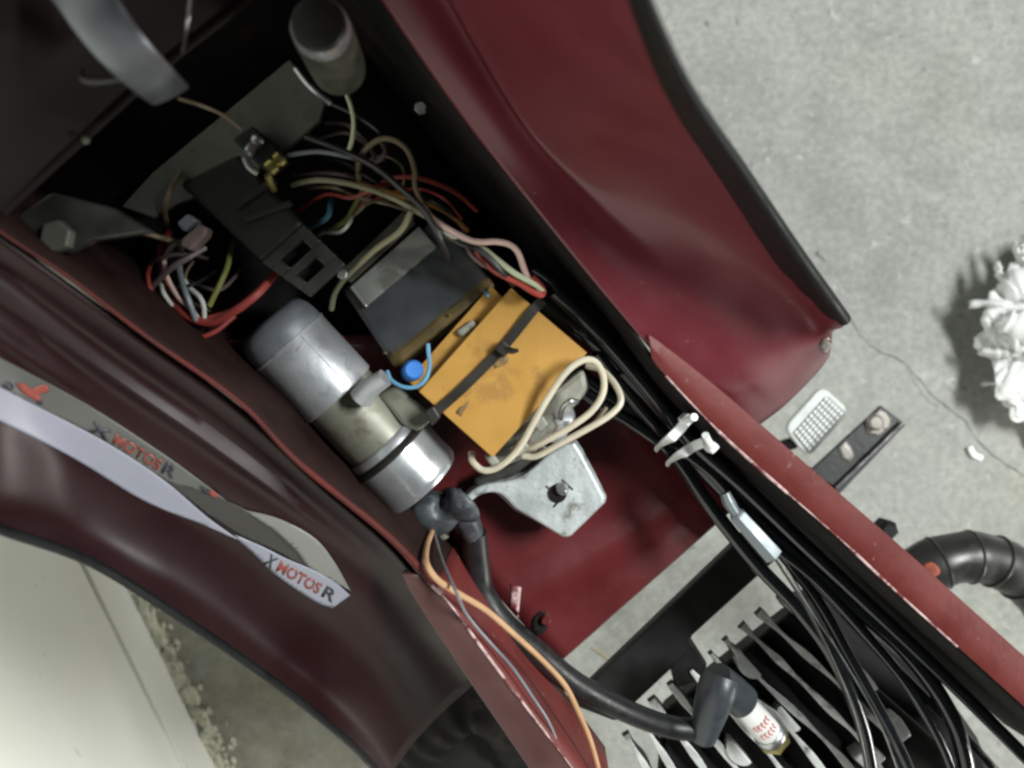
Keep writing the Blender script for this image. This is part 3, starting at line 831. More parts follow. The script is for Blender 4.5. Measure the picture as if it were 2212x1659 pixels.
ESURF = Surf([v_.co.copy() for v_ in ex.data.vertices], [tuple(p_.vertices) for p_ in ex.data.polygons])
drape('rust_patch', smoothline([(1992, 1222), (2010, 1214), (2026, 1224), (2030, 1238), (2012, 1248), (1996, 1238)], 2), ESURF, 'rust', ex, off=0.0004)
c = P(1905, 1140, 0.36)
lathe('mount_bolt', c, c + Vector((0, 0, 0.015)), [(0, 0.0085), (0.012, 0.0080), (0.015, 0.005)], 'fin_black', BIKE, seg=6)
# ---- bolts in the channel
def hexbolt(u, v, z, r, m, parent, name='bolt'):
    c = P(u, v, z)
    top = [c + Vector((math.cos(a) * r, math.sin(a) * r, 0)) for a in [math.pi / 3 * k + 0.3 for k in range(6)]]
    return prism(name, top, r * 0.9, m, parent, bevel=r * 0.12)
hexbolt(908, 232, zr(908, 232) - 0.035, 0.0026, 'label_metal', BIKE)
b0 = prism('shroud_bracket', poly([(30, 470), (110, 415), (250, 450), (330, 500), (200, 520), (150, 545), (70, 540)], zr(110, 490) - 0.018), 0.004, 'dark_steel', BIKE, bevel=0.001)
hexbolt(118, 508, zr(118, 508) - 0.012, 0.0055, 'zinc_plate', b0)

# ---- metal strap of the headlamp, clip
tube('lamp_strap', [P(70, -130, 0.800), P(150, -50, 0.814), P(205, 28, 0.818), P(268, 110, 0.812), P(330, 172, 0.797), P(368, 206, 0.780)], lambda t: (60 - 12 * t) * S(0.80), 'strap_steel', BIKE, seg=20, flat=0.16)
tube('strap_clip', [P(175, 152, 0.795), P(185, 174, 0.796), P(240, 172, 0.796), P(300, 158, 0.795)], 0.0011, 'dark_steel', BIKE, seg=8)

# ================================================================== things held in the channel
ZB = 0.655
# -- two-part ignition can: aluminium cup, olive body, polished cap
k = S(0.645)
can = thing('ignition_coil', 'cylindrical aluminium coil can with olive middle and polished end cap', 'coil', P(750, 890, 0.62))
p0 = P(580, 692, 0.656); p1 = P(905, 1036, 0.636)
ax = (p1 - p0).normalized(); L = (p1 - p0).length
def at(t): return t * L
R1, R2_, R3 = 90 * k, 84 * k, 99 * k
lathe('cup', p0, p1, [(0.0125, R1 * 0.97), (0.0135, R1), (at(0.45), R1 * 1.0), (at(0.455), R1 * 0.97)], 'aluminium', can, seg=56)
lathe('cup_end', p0, p1, [(-0.0010, R1 * 0.45), (0.0, R1 * 0.74), (0.0018, R1 * 0.87), (0.0050, R1 * 0.95), (0.009, R1 * 0.982), (0.0132, R1 * 0.995)], 'can_end', can, seg=56)
tube('cup_rim', [p0 + ax * 0.0132 + (ax.orthogonal().normalized() * math.cos(a) + ax.cross(ax.orthogonal().normalized()) * math.sin(a)) * R1 * 0.995 for a in [2 * math.pi * i / 40 for i in range(41)]], 0.0007, 'polished_aluminium', can, seg=6, n=1)
e_up = (Vector((0, 0, 1)) - ax * ax.z).normalized(); e_sd = ax.cross(e_up)
if e_sd.y < 0: e_sd = -e_sd
sv = (e_up * math.cos(0.45) + e_sd * math.sin(0.45)) * (R1 + 0.00005)
tube('seam', [p0 + ax * 0.0140 + sv, p0 + ax * at(0.25) + sv, p0 + ax * at(0.445) + sv], 0.00022, 'can_end', can, seg=6)
lathe('body', p0, p1, [(at(0.43), R2_ * 0.9), (at(0.44), R2_), (at(0.745), R2_), (at(0.75), R2_ * 0.95)], 'olive_body', can, seg=56)
lathe('end_cap', p0, p1, [(at(0.735), R3 * 0.80), (at(0.74), R3 * 0.90), (at(0.752), R3 * 0.945), (at(0.80), R3 * 0.95), (at(0.805), R3 * 0.97), (at(0.95), R3 * 0.985), (at(0.985), R3), (at(1.01), R3 * 0.985), (at(1.03), R3 * 0.92), (at(1.036), R3 * 0.75)], 'polished_aluminium', can, seg=56)
tube('terminal', [P(778, 862, 0.668), P(800, 838, 0.670), P(832, 816, 0.672)], lambda t: 0.0052 - 0.0012 * t, 'aluminium', can, seg=14)
prism('side_tab', poly([(640, 938), (672, 925), (775, 1012), (790, 1040), (740, 1050)], 0.622), 0.004, 'olive_body', can, bevel=0.001)
prism('clamp_plate', poly([(815, 852), (850, 832), (905, 868), (938, 902), (900, 935), (866, 916)], 0.656), 0.02, 'olive_body', can, bevel=0.002)

# -- slate control box with metal strip; brown edge paints in the board's reflection
box = thing('ignition_module', 'slate black plastic ignition box with grey metal strip across it', 'module', P(900, 630, 0.60))
A, B_, C_, D_ = (737, 625), (846, 788), (1066, 612), (950, 462)
prism('housing', poly([A, B_, C_, D_], ZB), 0.030, 'slate_plastic', box, bevel=0.0025)
prism('reflection_edge', poly([(836, 772), (850, 796), (1072, 618), (1052, 592)], ZB + 0.0006), 0.028, 'resin_reflection_brown', box, bevel=0.002)  # yellow-brown reflection of the board, built as a coloured edge
prism('metal_strip', poly([(757, 618), (791, 662), (944, 533), (905, 488)], ZB + 0.0022), 0.003, 'label_metal', box, bevel=0.0006)
prism('strip_fold', poly([(755, 621), (789, 665), (794, 660), (760, 615)], ZB + 0.004), 0.008, 'label_metal', box, bevel=0.0006)
prism('metal_strip', poly([(735, 585), (757, 612), (898, 482), (872, 455)], ZB + 0.001), 0.003, 'zinc_plate', box, bevel=0.0006)
for u, v in ((850, 762), (831, 762), (972, 680)):
    hexbolt(u, v, ZB + 0.0025, 0.0008, 'brass', box, 'solder_blob')

# -- ochre circuit board on its potted block
ZO = 0.664
brd = thing('circuit_board', 'ochre circuit board on a potted block, held by a black cable tie', 'circuit board', P(1085, 810, 0.60))
Q = [(905, 846), (1064, 988), (1268, 762), (1104, 622)]
prism('board', poly(Q, ZO), 0.0018, 'board_ochre', brd, bevel=0.0003)
prism('potted_block', poly([(922, 846), (1066, 974), (1252, 764), (1106, 636)], ZO - 0.0022), 0.020, 'resin_reflection_brown', brd, bevel=0.0015)
prism('lower_board', poly([(880, 822), (918, 856), (1095, 650), (1060, 618)], ZO - 0.006), 0.0018, 'board_ochre', brd, bevel=0.0003)
prism('potting', poly([(1050, 990), (1080, 1010), (1150, 985), (1275, 840), (1262, 790), (1190, 850)], ZO - 0.016), 0.012, 'potting_white', brd, bevel=0.003)
for uv in ([(1045, 985), (1062, 978), (1082, 1000), (1062, 1008)], [(1100, 968), (1128, 945), (1146, 966), (1114, 990)], [(1150, 915), (1172, 896), (1186, 918), (1166, 936)], [(985, 715), (1020, 690), (1032, 702), (997, 728)]):
    prism('component', poly(uv, ZO - 0.003), 0.01, 'potting_white', brd, bevel=0.001)
BRD = Surf(poly(Q, ZO), [(0, 1, 2, 3)])
drape('smudge', smoothline([(984, 892), (992, 880), (1002, 876), (1012, 866), (1010, 878), (1002, 888), (996, 900)], 2), BRD, 'board_smudge', brd, off=0.00015)
drape('smudge', smoothline([(1062, 770), (1080, 764), (1100, 774), (1088, 790), (1068, 796)], 2), BRD, 'board_smudge', brd, off=0.00015)
knob = thing('trimmer_knob', 'small bright blue round trimmer knob between coil can and board', 'knob', P(895, 800, 0.645))
c = P(886, 806, 0.646); c2 = P(895, 797, 0.672)
lathe('dial', c, c2, [(0.006, 0.0046), (0.018, 0.0046), (0.0215, 0.0043), (0.0225, 0.0034)], 'knob_blue', knob, seg=22)
lathe('shaft', c - (c2 - c) * 0.5, c2, [(0, 0.0022), (0.014, 0.0022)], 'knob_blue', knob, seg=14)

cd = thing('condenser', 'small shiny silver condenser inside the cream wire loops', 'condenser', P(1200, 920, 0.62))
a = P(1196, 935, 0.632); b_ = P(1226, 872, 0.652)
lathe('can', a, b_, [(0, 0.0055), (0.001, 0.0062), (0.016, 0.0062), (0.0185, 0.0050), (0.019, 0.003)], 'polished_aluminium', cd, seg=24)
# -- black cable tie over the board and round the can
tie = thing('cable_tie', 'black cable tie strapped over the ochre board and coil cap', 'cable tie', P(1085, 750, 0.66), 'cable ties')
tz = ZO + 0.0018
ribbon('strap', [P(1172, 648, tz - 0.004), P(1150, 672, tz), P(1085, 752, tz), P(1000, 838, tz), P(938, 893, tz), P(928, 905, tz - 0.001)], 21 * S(tz), 0.0014, 'tie_black', tie, bevel=0.0003)
# the loop round the can's end cap
cc = p0 + ax * at(0.795)
e1 = Vector((0, 0, 1)); e1 = (e1 - ax * e1.dot(ax)).normalized(); e2 = ax.cross(e1)
if e2.y < 0: e2 = -e2
ring = [cc + (e1 * math.cos(a) + e2 * math.sin(a)) * (R3 * 0.955 + 0.0009) for a in [math.radians(-115 + i * 230 / 40) for i in range(41)]]
vs, fs = tube_data(ring, 0.0022, 10, 0.45)
link('loop', mesh(vs, fs), 'tie_black', tie, smooth=True)
prism('buckle', poly([(1068, 752), (1086, 734), (1106, 752), (1090, 772)], tz + 0.0035), 0.005, 'tie_black', tie, bevel=0.0008)
tube('tail', [P(1086, 752, tz + 0.001), P(1106, 758, tz + 0.004), P(1118, 757, tz + 0.006)], lambda t: 0.0018 * (1 - 0.5 * t), 'tie_black', tie, seg=8)
prism('joint', poly([(915, 890), (936, 875), (952, 900), (934, 920)], tz + 0.001), 0.008, 'tie_black', tie, bevel=0.001)

# -- cast alloy arm
arm = thing('alloy_bracket', 'cast grey alloy bracket with a flared end and bolt hole', 'bracket', P(1190, 1070, 0.60))
ZA = 0.612
out = smoothline([(996, 1084), (1020, 1060), (1050, 1046), (1113, 1036), (1150, 1012), (1183, 983), (1222, 960)], 3) + [(1240, 955), (1254, 976), (1280, 1025), (1306, 1075), (1302, 1088), (1228, 1158), (1215, 1160), (1160, 1126)] + smoothline([(1113, 1098), (1085, 1070), (1060, 1064), (1030, 1074), (1005, 1100)], 3)
n = len(out)
top = poly(out, ZA)
cen = sum(top, Vector()) / n
low = [t + (t - cen).normalized() * 0.0018 + Vector((0, 0, -0.006)) for t in top]
bot = [t + Vector((0, 0, -0.012)) for t in low]
vs = top + low + bot
fs = [tuple(range(n))] + [(r * n + i, r * n + (i + 1) % n, r * n + n + (i + 1) % n, r * n + n + i) for r in range(2) for i in range(n)] + [tuple(range(3 * n - 1, 2 * n - 1, -1))]
link('casting', mesh(vs, fs), 'cast_alloy', arm, bevel=0.0012)
c = P(1204, 1066, ZA)
lathe('hole', c + Vector((0, 0, -0.003)), c + Vector((0, 0, 0.001)), [(0, 0.0046), (0.0037, 0.0046)], 'black_and_shade', arm, seg=20)
c = P(1216, 1058, ZA)
lathe('bolt', c + Vector((0, 0, -0.002)), c + Vector((-0.001, 0.001, 0.004)), [(0, 0.0034), (0.0045, 0.0032), (0.006, 0.002)], 'steel', arm, seg=18)
for q in ([(1180, 1050), (1194, 1062)], [(1214, 1036), (1238, 1058)], [(1196, 1095), (1210, 1080)]):
    tube('scratch', [P(*q[0], ZA + 0.0002), P(*q[1], ZA + 0.0002)], 0.0005, 'dark_steel', arm, seg=6)
prism('upright', poly([(1030, 1062), (1110, 1030), (1188, 968), (1170, 955), (1100, 1000), (1020, 1035)], ZA - 0.004), 0.02, 'dark_steel', arm, bevel=0.002)

# -- rubber boot, high tension lead and plug cap
lead = thing('ignition_lead', 'thick black high tension lead with grey rubber boot and plug cap', 'cable', P(1250, 1450, 0.55))
boot = tube('boot', [P(905, 1090, 0.605), P(955, 1118, 0.612), P(985, 1100, 0.615), P(1000, 1085, 0.613)], lambda t: 0.0085 + 0.003 * math.sin(t * 9), 'boot_grey', lead, seg=16)
tube('boot_elbow', [P(972, 1078, 0.607), P(1000, 1110, 0.610), P(1018, 1148, 0.602), P(1026, 1180, 0.594)], lambda t: 0.0075 - 0.0022 * t, 'boot_grey', lead, seg=16)
lp = [P(1022, 1150, 0.600), P(1030, 1220, 0.592), P(1040, 1275, 0.588), P(1085, 1345, 0.585), P(1160, 1410, 0.575), P(1240, 1475, 0.555), P(1340, 1530, 0.53), P(1440, 1568, 0.512), P(1515, 1578, 0.508)]
tube('lead', lp, 0.0068, 'rubber', lead, seg=16, n=10)
tube('plug_cap', [P(1518, 1592, 0.507), P(1532, 1545, 0.514), P(1548, 1492, 0.517), P(1556, 1465, 0.515)], lambda t: 0.0082 + 0.0035 * min(1, t * 1.6), 'cap_rubber', lead, seg=20)
tube('plug_cap_neck', [P(1545, 1470, 0.514), P(1580, 1495, 0.508), P(1606, 1517, 0.504)], lambda t: 0.0115 - 0.001 * t, 'cap_rubber', lead, seg=20)
plug = thing('spark_plug', 'white ceramic spark plug with red print and brass ring', 'spark plug', P(1630, 1550, 0.48))
a = P(1590, 1505, 0.506); b_ = P(1662, 1585, 0.490)
sp_l = (b_ - a).length
lathe('insulator', a, b_, [(0, 0.0076), (sp_l * 0.15, 0.0080), (sp_l * 0.85, 0.0088), (sp_l, 0.0085)], 'ceramic', plug, seg=32)
lathe('collar', a, b_, [(sp_l * 0.93, 0.0094), (sp_l * 0.96, 0.0102), (sp_l * 1.06, 0.0102), (sp_l * 1.09, 0.0094)], 'steel', plug, seg=32)
lathe('hex_nut', a, b_, [(sp_l * 1.09, 0.0090), (sp_l * 1.10, 0.0104), (sp_l * 1.20, 0.0104), (sp_l * 1.22, 0.009)], 'brass', plug, seg=6)
axp = (b_ - a).normalized(); up = (Vector((0, 0, 1)) - axp * axp.z).normalized(); sd = axp.cross(up)
def on_plug(t, ang, r=0.0088):
    return a + axp * (t * sp_l) + (up * math.cos(ang) + sd * math.sin(ang)) * r
for row, t in ((0, 0.50), (1, 0.70)):
    for q in range(5):
        an = -0.75 + q * 0.30
        tube('print_mark', [on_plug(t, an), on_plug(t + 0.07 * (1 if (q + row) % 2 else 0.5), an + 0.10), on_plug(t + 0.12, an)], 0.00055, 'print_red', plug, seg=5, n=3)

# ------------------------------------------------------------------ control cables and their ties
def cable(pts, r, label, m='cable_black', name='control_cable', cat='cable', group='black control cables along the right frame rail', n=8):
    if name != 'control_cable': group = None
    o = tube(name, [P(*p_) for p_ in pts], r, m, None, seg=12, n=n)
    return tag(o, label, cat, group)
def zc_(u, v, dz): return zr(u, v) + dz
def cpts(uv, dz0, dz1):
    m_ = len(uv) - 1
    return [(u, v, zr(u, v) + dz0 + (dz1 - dz0) * i / m_) for i, (u, v) in enumerate(uv)]
G = 'black control cables along the right frame rail'
cable(cpts([(1150, 575), (1185, 600), (1225, 632), (1262, 658)], -0.028, -0.030), 0.0032, 'short black cable end poking out above the board corner')
cable(cpts([(1160, 640), (1230, 690), (1310, 760), (1385, 850), (1460, 935), (1530, 1020), (1640, 1130), (1800, 1270), (1960, 1410), (2060, 1560), (2100, 1720)], -0.030, -0.075), 0.0050, 'thickest black cable, curving over the right end of the fins')
cable(cpts([(1195, 625), (1290, 715), (1370, 805), (1440, 890), (1510, 965), (1600, 1045), (1720, 1160), (1880, 1310), (2060, 1480), (2260, 1680)], -0.022, -0.060), 0.0040, 'black cable lying closest to the right frame rail')
cable(cpts([(1240, 800), (1310, 850), (1400, 905), (1470, 955), (1560, 1045), (1660, 1160), (1760, 1290), (1840, 1430), (1930, 1590), (1990, 1720)], -0.040, -0.085), 0.0034, 'glossy black cable leaving beside the white wire loops, running to the fins')
cable(cpts([(1230, 822), (1300, 870), (1390, 928), (1450, 975), (1510, 1060), (1570, 1140), (1640, 1225), (1720, 1310), (1800, 1420), (1860, 1560), (1890, 1700)], -0.042, -0.080), 0.0040, 'black cable bowing lowest over the cross member gap')
cable(cpts([(1290, 760), (1380, 880), (1460, 960), (1545, 1030), (1640, 1150), (1760, 1250), (1870, 1370), (1960, 1480), (2030, 1600), (2070, 1700)], -0.036, -0.075), 0.0030, 'thin black cable in the middle of the tied bundle')
cable(cpts([(1345, 800), (1430, 895), (1500, 975), (1600, 1070), (1700, 1190), (1830, 1330), (1960, 1470), (2100, 1610), (2180, 1700)], -0.034, -0.085), 0.0030, 'thin black cable tucked under the bundle beside the rail')
# inner cable with adjuster sleeve
adj = thing('cable_adjuster', 'grey threaded cable adjuster sleeve with bare steel inner cable', 'cable', P(1630, 1150, 0.57))
za = 0.618
a, b_ = P(1588, 1108, za), P(1672, 1202, za - 0.004)
lathe('sleeve', a, b_, [(0, 0.0030), (0.002, 0.0044), ((b_ - a).length - 0.001, 0.0052), ((b_ - a).length, 0.0040)], 'adjuster_grey', adj, seg=6)
tube('inner_cable', [P(1672, 1202, za - 0.004), P(1740, 1310, 0.590), P(1800, 1430, 0.570), P(1850, 1560, 0.55), P(1880, 1700, 0.54)], 0.0008, 'dark_steel', adj, seg=8)
tube('end_nipple', [P(1566, 1065, za), P(1574, 1085, za), P(1590, 1110, za)], lambda t: 0.0032 - 0.0012 * abs(t - 0.5), 'adjuster_grey', adj, seg=10)
# a few pale slivers of wire among the cables
cable(cpts([(1700, 1228), (1760, 1330), (1830, 1440), (1900, 1560), (1950, 1690)], -0.06, -0.085), 0.0008, 'bare steel throttle wire crossing over the fins', 'steel', 'throttle_wire', 'cable')
# white cable ties round the bundle
def white_tie(uv, label, headuv, tail):
    t = thing('cable_tie', label, 'cable tie', P(*headuv, 0.62), 'cable ties')
    z = zr(*headuv)
    pts = [P(uv[0][0], uv[0][1], z - 0.052), P(uv[0][0] + 2, uv[0][1] - 1, z - 0.040)] + [P(u, v, z - 0.014) for u, v in uv[1:-1]] + [P(*uv[-1], z - 0.012)]
    ribbon('strap', pts, 0.0048, 0.0014, 'tie_white', t, bevel=0.0003, n=4)
    hu, hv = headuv
    prism('head', poly([(hu - 15, hv - 2), (hu + 2, hv - 17), (hu + 17, hv - 2), (hu, hv + 15)], z - 0.002), 0.011, 'tie_white', t, bevel=0.001)
    tube('tail', [P(hu, hv, z - 0.004), P(*tail[0], z + 0.001), P(*tail[1], z + 0.004)], 0.0018, 'tie_white', t, seg=8)
white_tie([(1424, 968), (1444, 952), (1466, 930), (1482, 912)], 'white cable tie with upright square head, upper of two on the bundle', (1486, 908), [(1494, 904), (1500, 901)])
white_tie([(1448, 1000), (1470, 984), (1496, 966), (1520, 956)], 'white cable tie with curled tail, lower of two on the bundle', (1540, 968), [(1528, 950), (1524, 940)])

# ------------------------------------------------------------------ wires
def wire(pts, rpx, m, label, name='wire', cat='wire', n=8):
    o = tube(name, [P(*p_) for p_ in pts], rpx * S(pts[0][2]), m, None, seg=8, n=n)
    return tag(o, label, cat, 'loose wires in the frame channel')
# white coiled lead below the board
wire([(1018, 978, 0.652), (1022, 998, 0.656), (1045, 1016, 0.658), (1078, 1008, 0.660), (1118, 972, 0.664), (1152, 915, 0.668), (1182, 862, 0.671), (1222, 805, 0.673), (1258, 779, 0.673), (1286, 782, 0.672), (1303, 812, 0.671), (1302, 850, 0.670), (1278, 888, 0.670), (1236, 920, 0.669), (1190, 946, 0.666), (1148, 966, 0.660), (1126, 960, 0.655)], 7.2, 'wire_cream', 'cream white wire looping over the lower corner of the ochre board')
wire([(1130, 985, 0.652), (1160, 985, 0.654), (1210, 958, 0.658), (1262, 930, 0.661), (1315, 898, 0.662), (1341, 868, 0.661), (1330, 832, 0.658), (1300, 800, 0.652), (1268, 790, 0.648)], 7.0, 'wire_cream', 'cream white wire making the outer loop beside the black cables')
wire([(1210, 905, 0.656), (1216, 880, 0.661), (1232, 866, 0.663), (1246, 868, 0.660)], 6.0, 'steel', 'short bare metal wire end inside the cream loops')
wire([(1140, 985, 0.648), (1200, 966, 0.650), (1270, 926, 0.652), (1310, 880, 0.650)], 5, 'wire_tan', 'tan wire running under the cream wire loops')
# lower left pair
wire([(934, 1146, 0.615), (922, 1180, 0.648), (921, 1215, 0.674), (945, 1252, 0.677), (990, 1282, 0.674), (1050, 1318, 0.662), (1110, 1370, 0.645), (1170, 1425, 0.63), (1220, 1480, 0.622), (1250, 1540, 0.616), (1275, 1600, 0.61), (1300, 1690, 0.605)], 6.0, 'wire_peach', 'peach orange wire crossing the left rail beside the thick lead')
wire([(938, 1150, 0.612), (955, 1210, 0.655), (985, 1278, 0.682), (1010, 1330, 0.668), (1060, 1390, 0.652), (1105, 1440, 0.645), (1150, 1505, 0.640), (1185, 1560, 0.632), (1210, 1620, 0.622)], 3.2, 'wire_grey', 'thin blue grey wire lying along the left flange')
cable([(925, 1150, 0.600), (945, 1158, 0.598), (962, 1150, 0.600)], 0.0032, 'small white plastic terminal under the rubber boot', 'potting_white', 'terminal', 'terminal')
cable([(855, 1150, 0.585), (880, 1165, 0.585), (905, 1185, 0.585)], 0.0045, 'grimy grey clamp stub beside the left rail', 'cast_alloy', 'clamp', 'clamp')
# blue wire loop by the knob
wire([(836, 802, 0.662), (846, 822, 0.664), (872, 836, 0.666), (900, 835, 0.667), (920, 818, 0.668), (928, 790, 0.668), (926, 765, 0.671), (924, 742, 0.672)], 4.4, 'wire_sky', 'pale blue wire curling under the trimmer knob')
wire([(1048, 627, 0.662), (1052, 634, 0.664), (1054, 642, 0.664)], 4.5, 'wire_blue', 'tiny blue wire stub at the reflection-coloured edge of the box')
# harness across the top right
h = 0.690
wire([(632, 400, h - 0.01), (660, 392, h), (695, 389, h + 0.004), (745, 395, h + 0.004), (796, 408, h + 0.003), (840, 424, h), (886, 447, h), (933, 475, h - 0.002), (960, 492, h - 0.004)], 6.2, 'wire_olive', 'olive grey wire sweeping from the black bracket into the harness')
wire([(915, 448, h - 0.004), (933, 470, h), (960, 490, h), (1010, 517, h - 0.002), (1040, 523, h - 0.002), (1072, 522, h - 0.002), (1102, 529, h - 0.004), (1120, 548, h - 0.006), (1131, 580, h - 0.010), (1142, 606, h - 0.014)], 6.6, 'wire_pink', 'pinkish white wire bending sharply above the red wires')
wire([(1000, 512, h - 0.008), (1042, 536, h - 0.008), (1075, 562, h - 0.009), (1111, 590, h - 0.010), (1152, 613, h - 0.013), (1174, 632, h - 0.018)], 6.4, 'wire_green', 'pale green wire between the pink and red wires')
wire([(1024, 534, h - 0.012), (1036, 552, h - 0.011), (1064, 582, h - 0.012), (1090, 597, h - 0.012), (1125, 614, h - 0.013), (1150, 630, h - 0.013), (1170, 637, h - 0.015), (1172, 625, h - 0.020), (1152, 598, h - 0.022)], 6.6, 'wire_red', 'salmon red wire doubling back at the board corner')
wire([(1142, 606, h - 0.013), (1136, 585, h - 0.012), (1124, 552, h - 0.009)], 5.0, 'wire_red', 'short red wire beside the sharp bend of the pink wire')
wire([(660, 296, h + 0.004), (730, 322, h + 0.006), (807, 359, h + 0.008), (865, 406, h + 0.009), (906, 444, h + 0.008), (933, 482, h + 0.004), (955, 525, h - 0.004), (974, 575, h - 0.018)], 7.5, 'wire_black', 'black wire ending loose on the slate box')
wire([(915, 455, h + 0.002), (945, 495, h - 0.001), (988, 523, h - 0.005), (1042, 545, h - 0.007), (1085, 588, h - 0.010), (1110, 615, h - 0.018)], 6.5, 'wire_black', 'black wire twisted along the pink and green wires')
wire([(772, 452, h - 0.020), (805, 412, h - 0.014), (843, 387, h - 0.008), (892, 383, h - 0.006), (947, 398, h - 0.008), (993, 422, h - 0.014), (1030, 455, h - 0.024)], 5.2, 'wire_dull_red', 'dull red wire arching across the dark channel')
wire([(778, 398, h - 0.008), (810, 407, h - 0.004), (867, 423, h - 0.004), (908, 437, h - 0.005), (947, 449, h - 0.006), (982, 471, h - 0.010), (1010, 498, h - 0.016)], 5.6, 'wire_ochre', 'ochre brown wire crossing above the slate box')
wire([(777, 395, h - 0.01), (774, 358, h), (786, 328, h + 0.004), (818, 302, h + 0.006), (852, 303, h + 0.006), (882, 328, h + 0.004), (896, 370, h), (897, 402, h - 0.002), (912, 438, h - 0.004), (930, 468, h - 0.006)], 6.2, 'wire_tan', 'tan wire rising in a tall arch')
wire([(818, 300, h - 0.002), (832, 325, h + 0.003), (820, 345, h + 0.003), (790, 352, h)], 5.0, 'wire_mauve', 'small mauve wire curl inside the tan arch')
wire([(748, 202, h + 0.012), (758, 230, h + 0.010), (764, 262, h + 0.009), (761, 300, h + 0.008), (752, 330, h + 0.006)], 5.0, 'wire_green', 'pale yellow wire hanging from the silver flasher can')
wire([(706, 220, h + 0.004), (767, 249, h + 0.006), (812, 279, h + 0.006), (838, 308, h)], 5.0, 'wire_black', 'thin black wire below the silver flasher can')
wire([(622, 336, h + 0.006), (650, 331, h + 0.008), (690, 328, h + 0.008), (740, 336, h + 0.008), (788, 348, h + 0.004)], 5.0, 'wire_grey', 'bluish grey wire leaving the brass terminals')
wire([(888, 458, h + 0.002), (864, 499, h), (813, 537, h - 0.006), (769, 577, h - 0.012), (739, 608, h - 0.018), (722, 638, h - 0.026), (716, 668, h - 0.034)], 6.6, 'wire_olive', 'olive cream wire laid diagonally over the metal strip')
wire([(730, 395, h - 0.040), (722, 420, h - 0.022), (714, 440, h - 0.012), (710, 464, h - 0.010), (692, 480, h - 0.012), (650, 500, h - 0.030)], 5.5, 'wire_blue', 'short blue wire behind the black slotted bracket')
wire([(790, 400, h - 0.012), (776, 425, h - 0.012), (763, 450, h - 0.014), (750, 472, h - 0.014), (728, 488, h - 0.015), (690, 506, h - 0.032)], 5.5, 'wire_lime', 'short yellow green wire beside the blue one')
# left group of wires
g = 0.690
wire([(598, 588, g - 0.014), (575, 615, g - 0.008), (547, 643, g - 0.004), (488, 684, g - 0.004), (449, 697, g - 0.006), (405, 682, g - 0.008), (372, 645, g - 0.010), (356, 600, g - 0.012), (348, 541, g - 0.016), (366, 500, g - 0.030)], 8.5, 'wire_dull_red', 'bright red thick wire hooked under the black bracket')
wire([(560, 628, g - 0.010), (520, 664, g - 0.008), (486, 680, g - 0.008), (452, 690, g - 0.008)], 9.0, 'wire_dull_red', 'second bright red wire lying against the hooked one')
wire([(336, 640, g - 0.016), (350, 680, g - 0.014), (378, 712, g - 0.012), (422, 729, g - 0.012), (465, 716, g - 0.012), (508, 682, g - 0.014)], 5.2, 'wire_dull_red', 'thin red wire bowing lowest along the left rail')
wire([(392, 520, g - 0.006), (366, 540, g - 0.006), (355, 566, g - 0.008), (362, 600, g - 0.006), (384, 640, g - 0.005), (412, 668, g - 0.006), (430, 690, g - 0.008)], 5.0, 'wire_pink', 'pale pink wire among the left wire loops')
wire([(520, 500, g - 0.040), (505, 525, g - 0.022), (498, 548, g - 0.012), (490, 580, g - 0.008), (476, 612, g - 0.006), (452, 662, g - 0.006)], 5.5, 'wire_lime', 'yellow green wire dropping to the red wires')
wire([(380, 575, g - 0.020), (396, 602, g - 0.010), (410, 622, g - 0.008), (430, 640, g - 0.006), (440, 660, g - 0.006), (442, 690, g - 0.008)], 5.0, 'wire_white', 'short white wire above the red wires')
wire([(392, 530, g - 0.012), (388, 578, g - 0.006), (398, 622, g - 0.003), (410, 655, g - 0.003), (424, 692, g - 0.006)], 6.0, 'wire_grey', 'slate grey wire dropping between the left wires')
wire([(444, 535, g - 0.002), (405, 558, g + 0.002), (367, 582, g + 0.002), (320, 630, g - 0.006), (305, 657, g - 0.012)], 6.5, 'wire_mauve', 'dull mauve wire slanting towards the left rail')
wire([(326, 645, g - 0.012), (332, 680, g - 0.010), (348, 712, g - 0.012), (376, 745, g - 0.018)], 6.5, 'wire_black', 'black wire loop nearest the left rail')
wire([(187, 528, g + 0.012), (230, 508, g + 0.014), (273, 497, g + 0.012), (320, 505, g + 0.008), (360, 517, g), (395, 522, g - 0.006)], 6.0, 'wire_tan', 'dusty tan wire running from the bolted bracket')
wire([(392, 372, g + 0.004), (376, 396, g + 0.006), (364, 424, g + 0.008), (356, 456, g + 0.004), (362, 490, g - 0.010)], 6.0, 'wire_tan', 'short tan wire at the end of the olive plate')
wire([(385, 212, 0.76), (430, 226, 0.757), (480, 248, 0.745), (520, 280, 0.715)], 3.6, 'wire_tan', 'thin dusty wire running from the lamp strap')
wire([(415, -20, 0.80), (405, 50, 0.80), (394, 112, 0.785)], 3.5, 'steel', 'thin steel wire hanging beside the lamp strap')

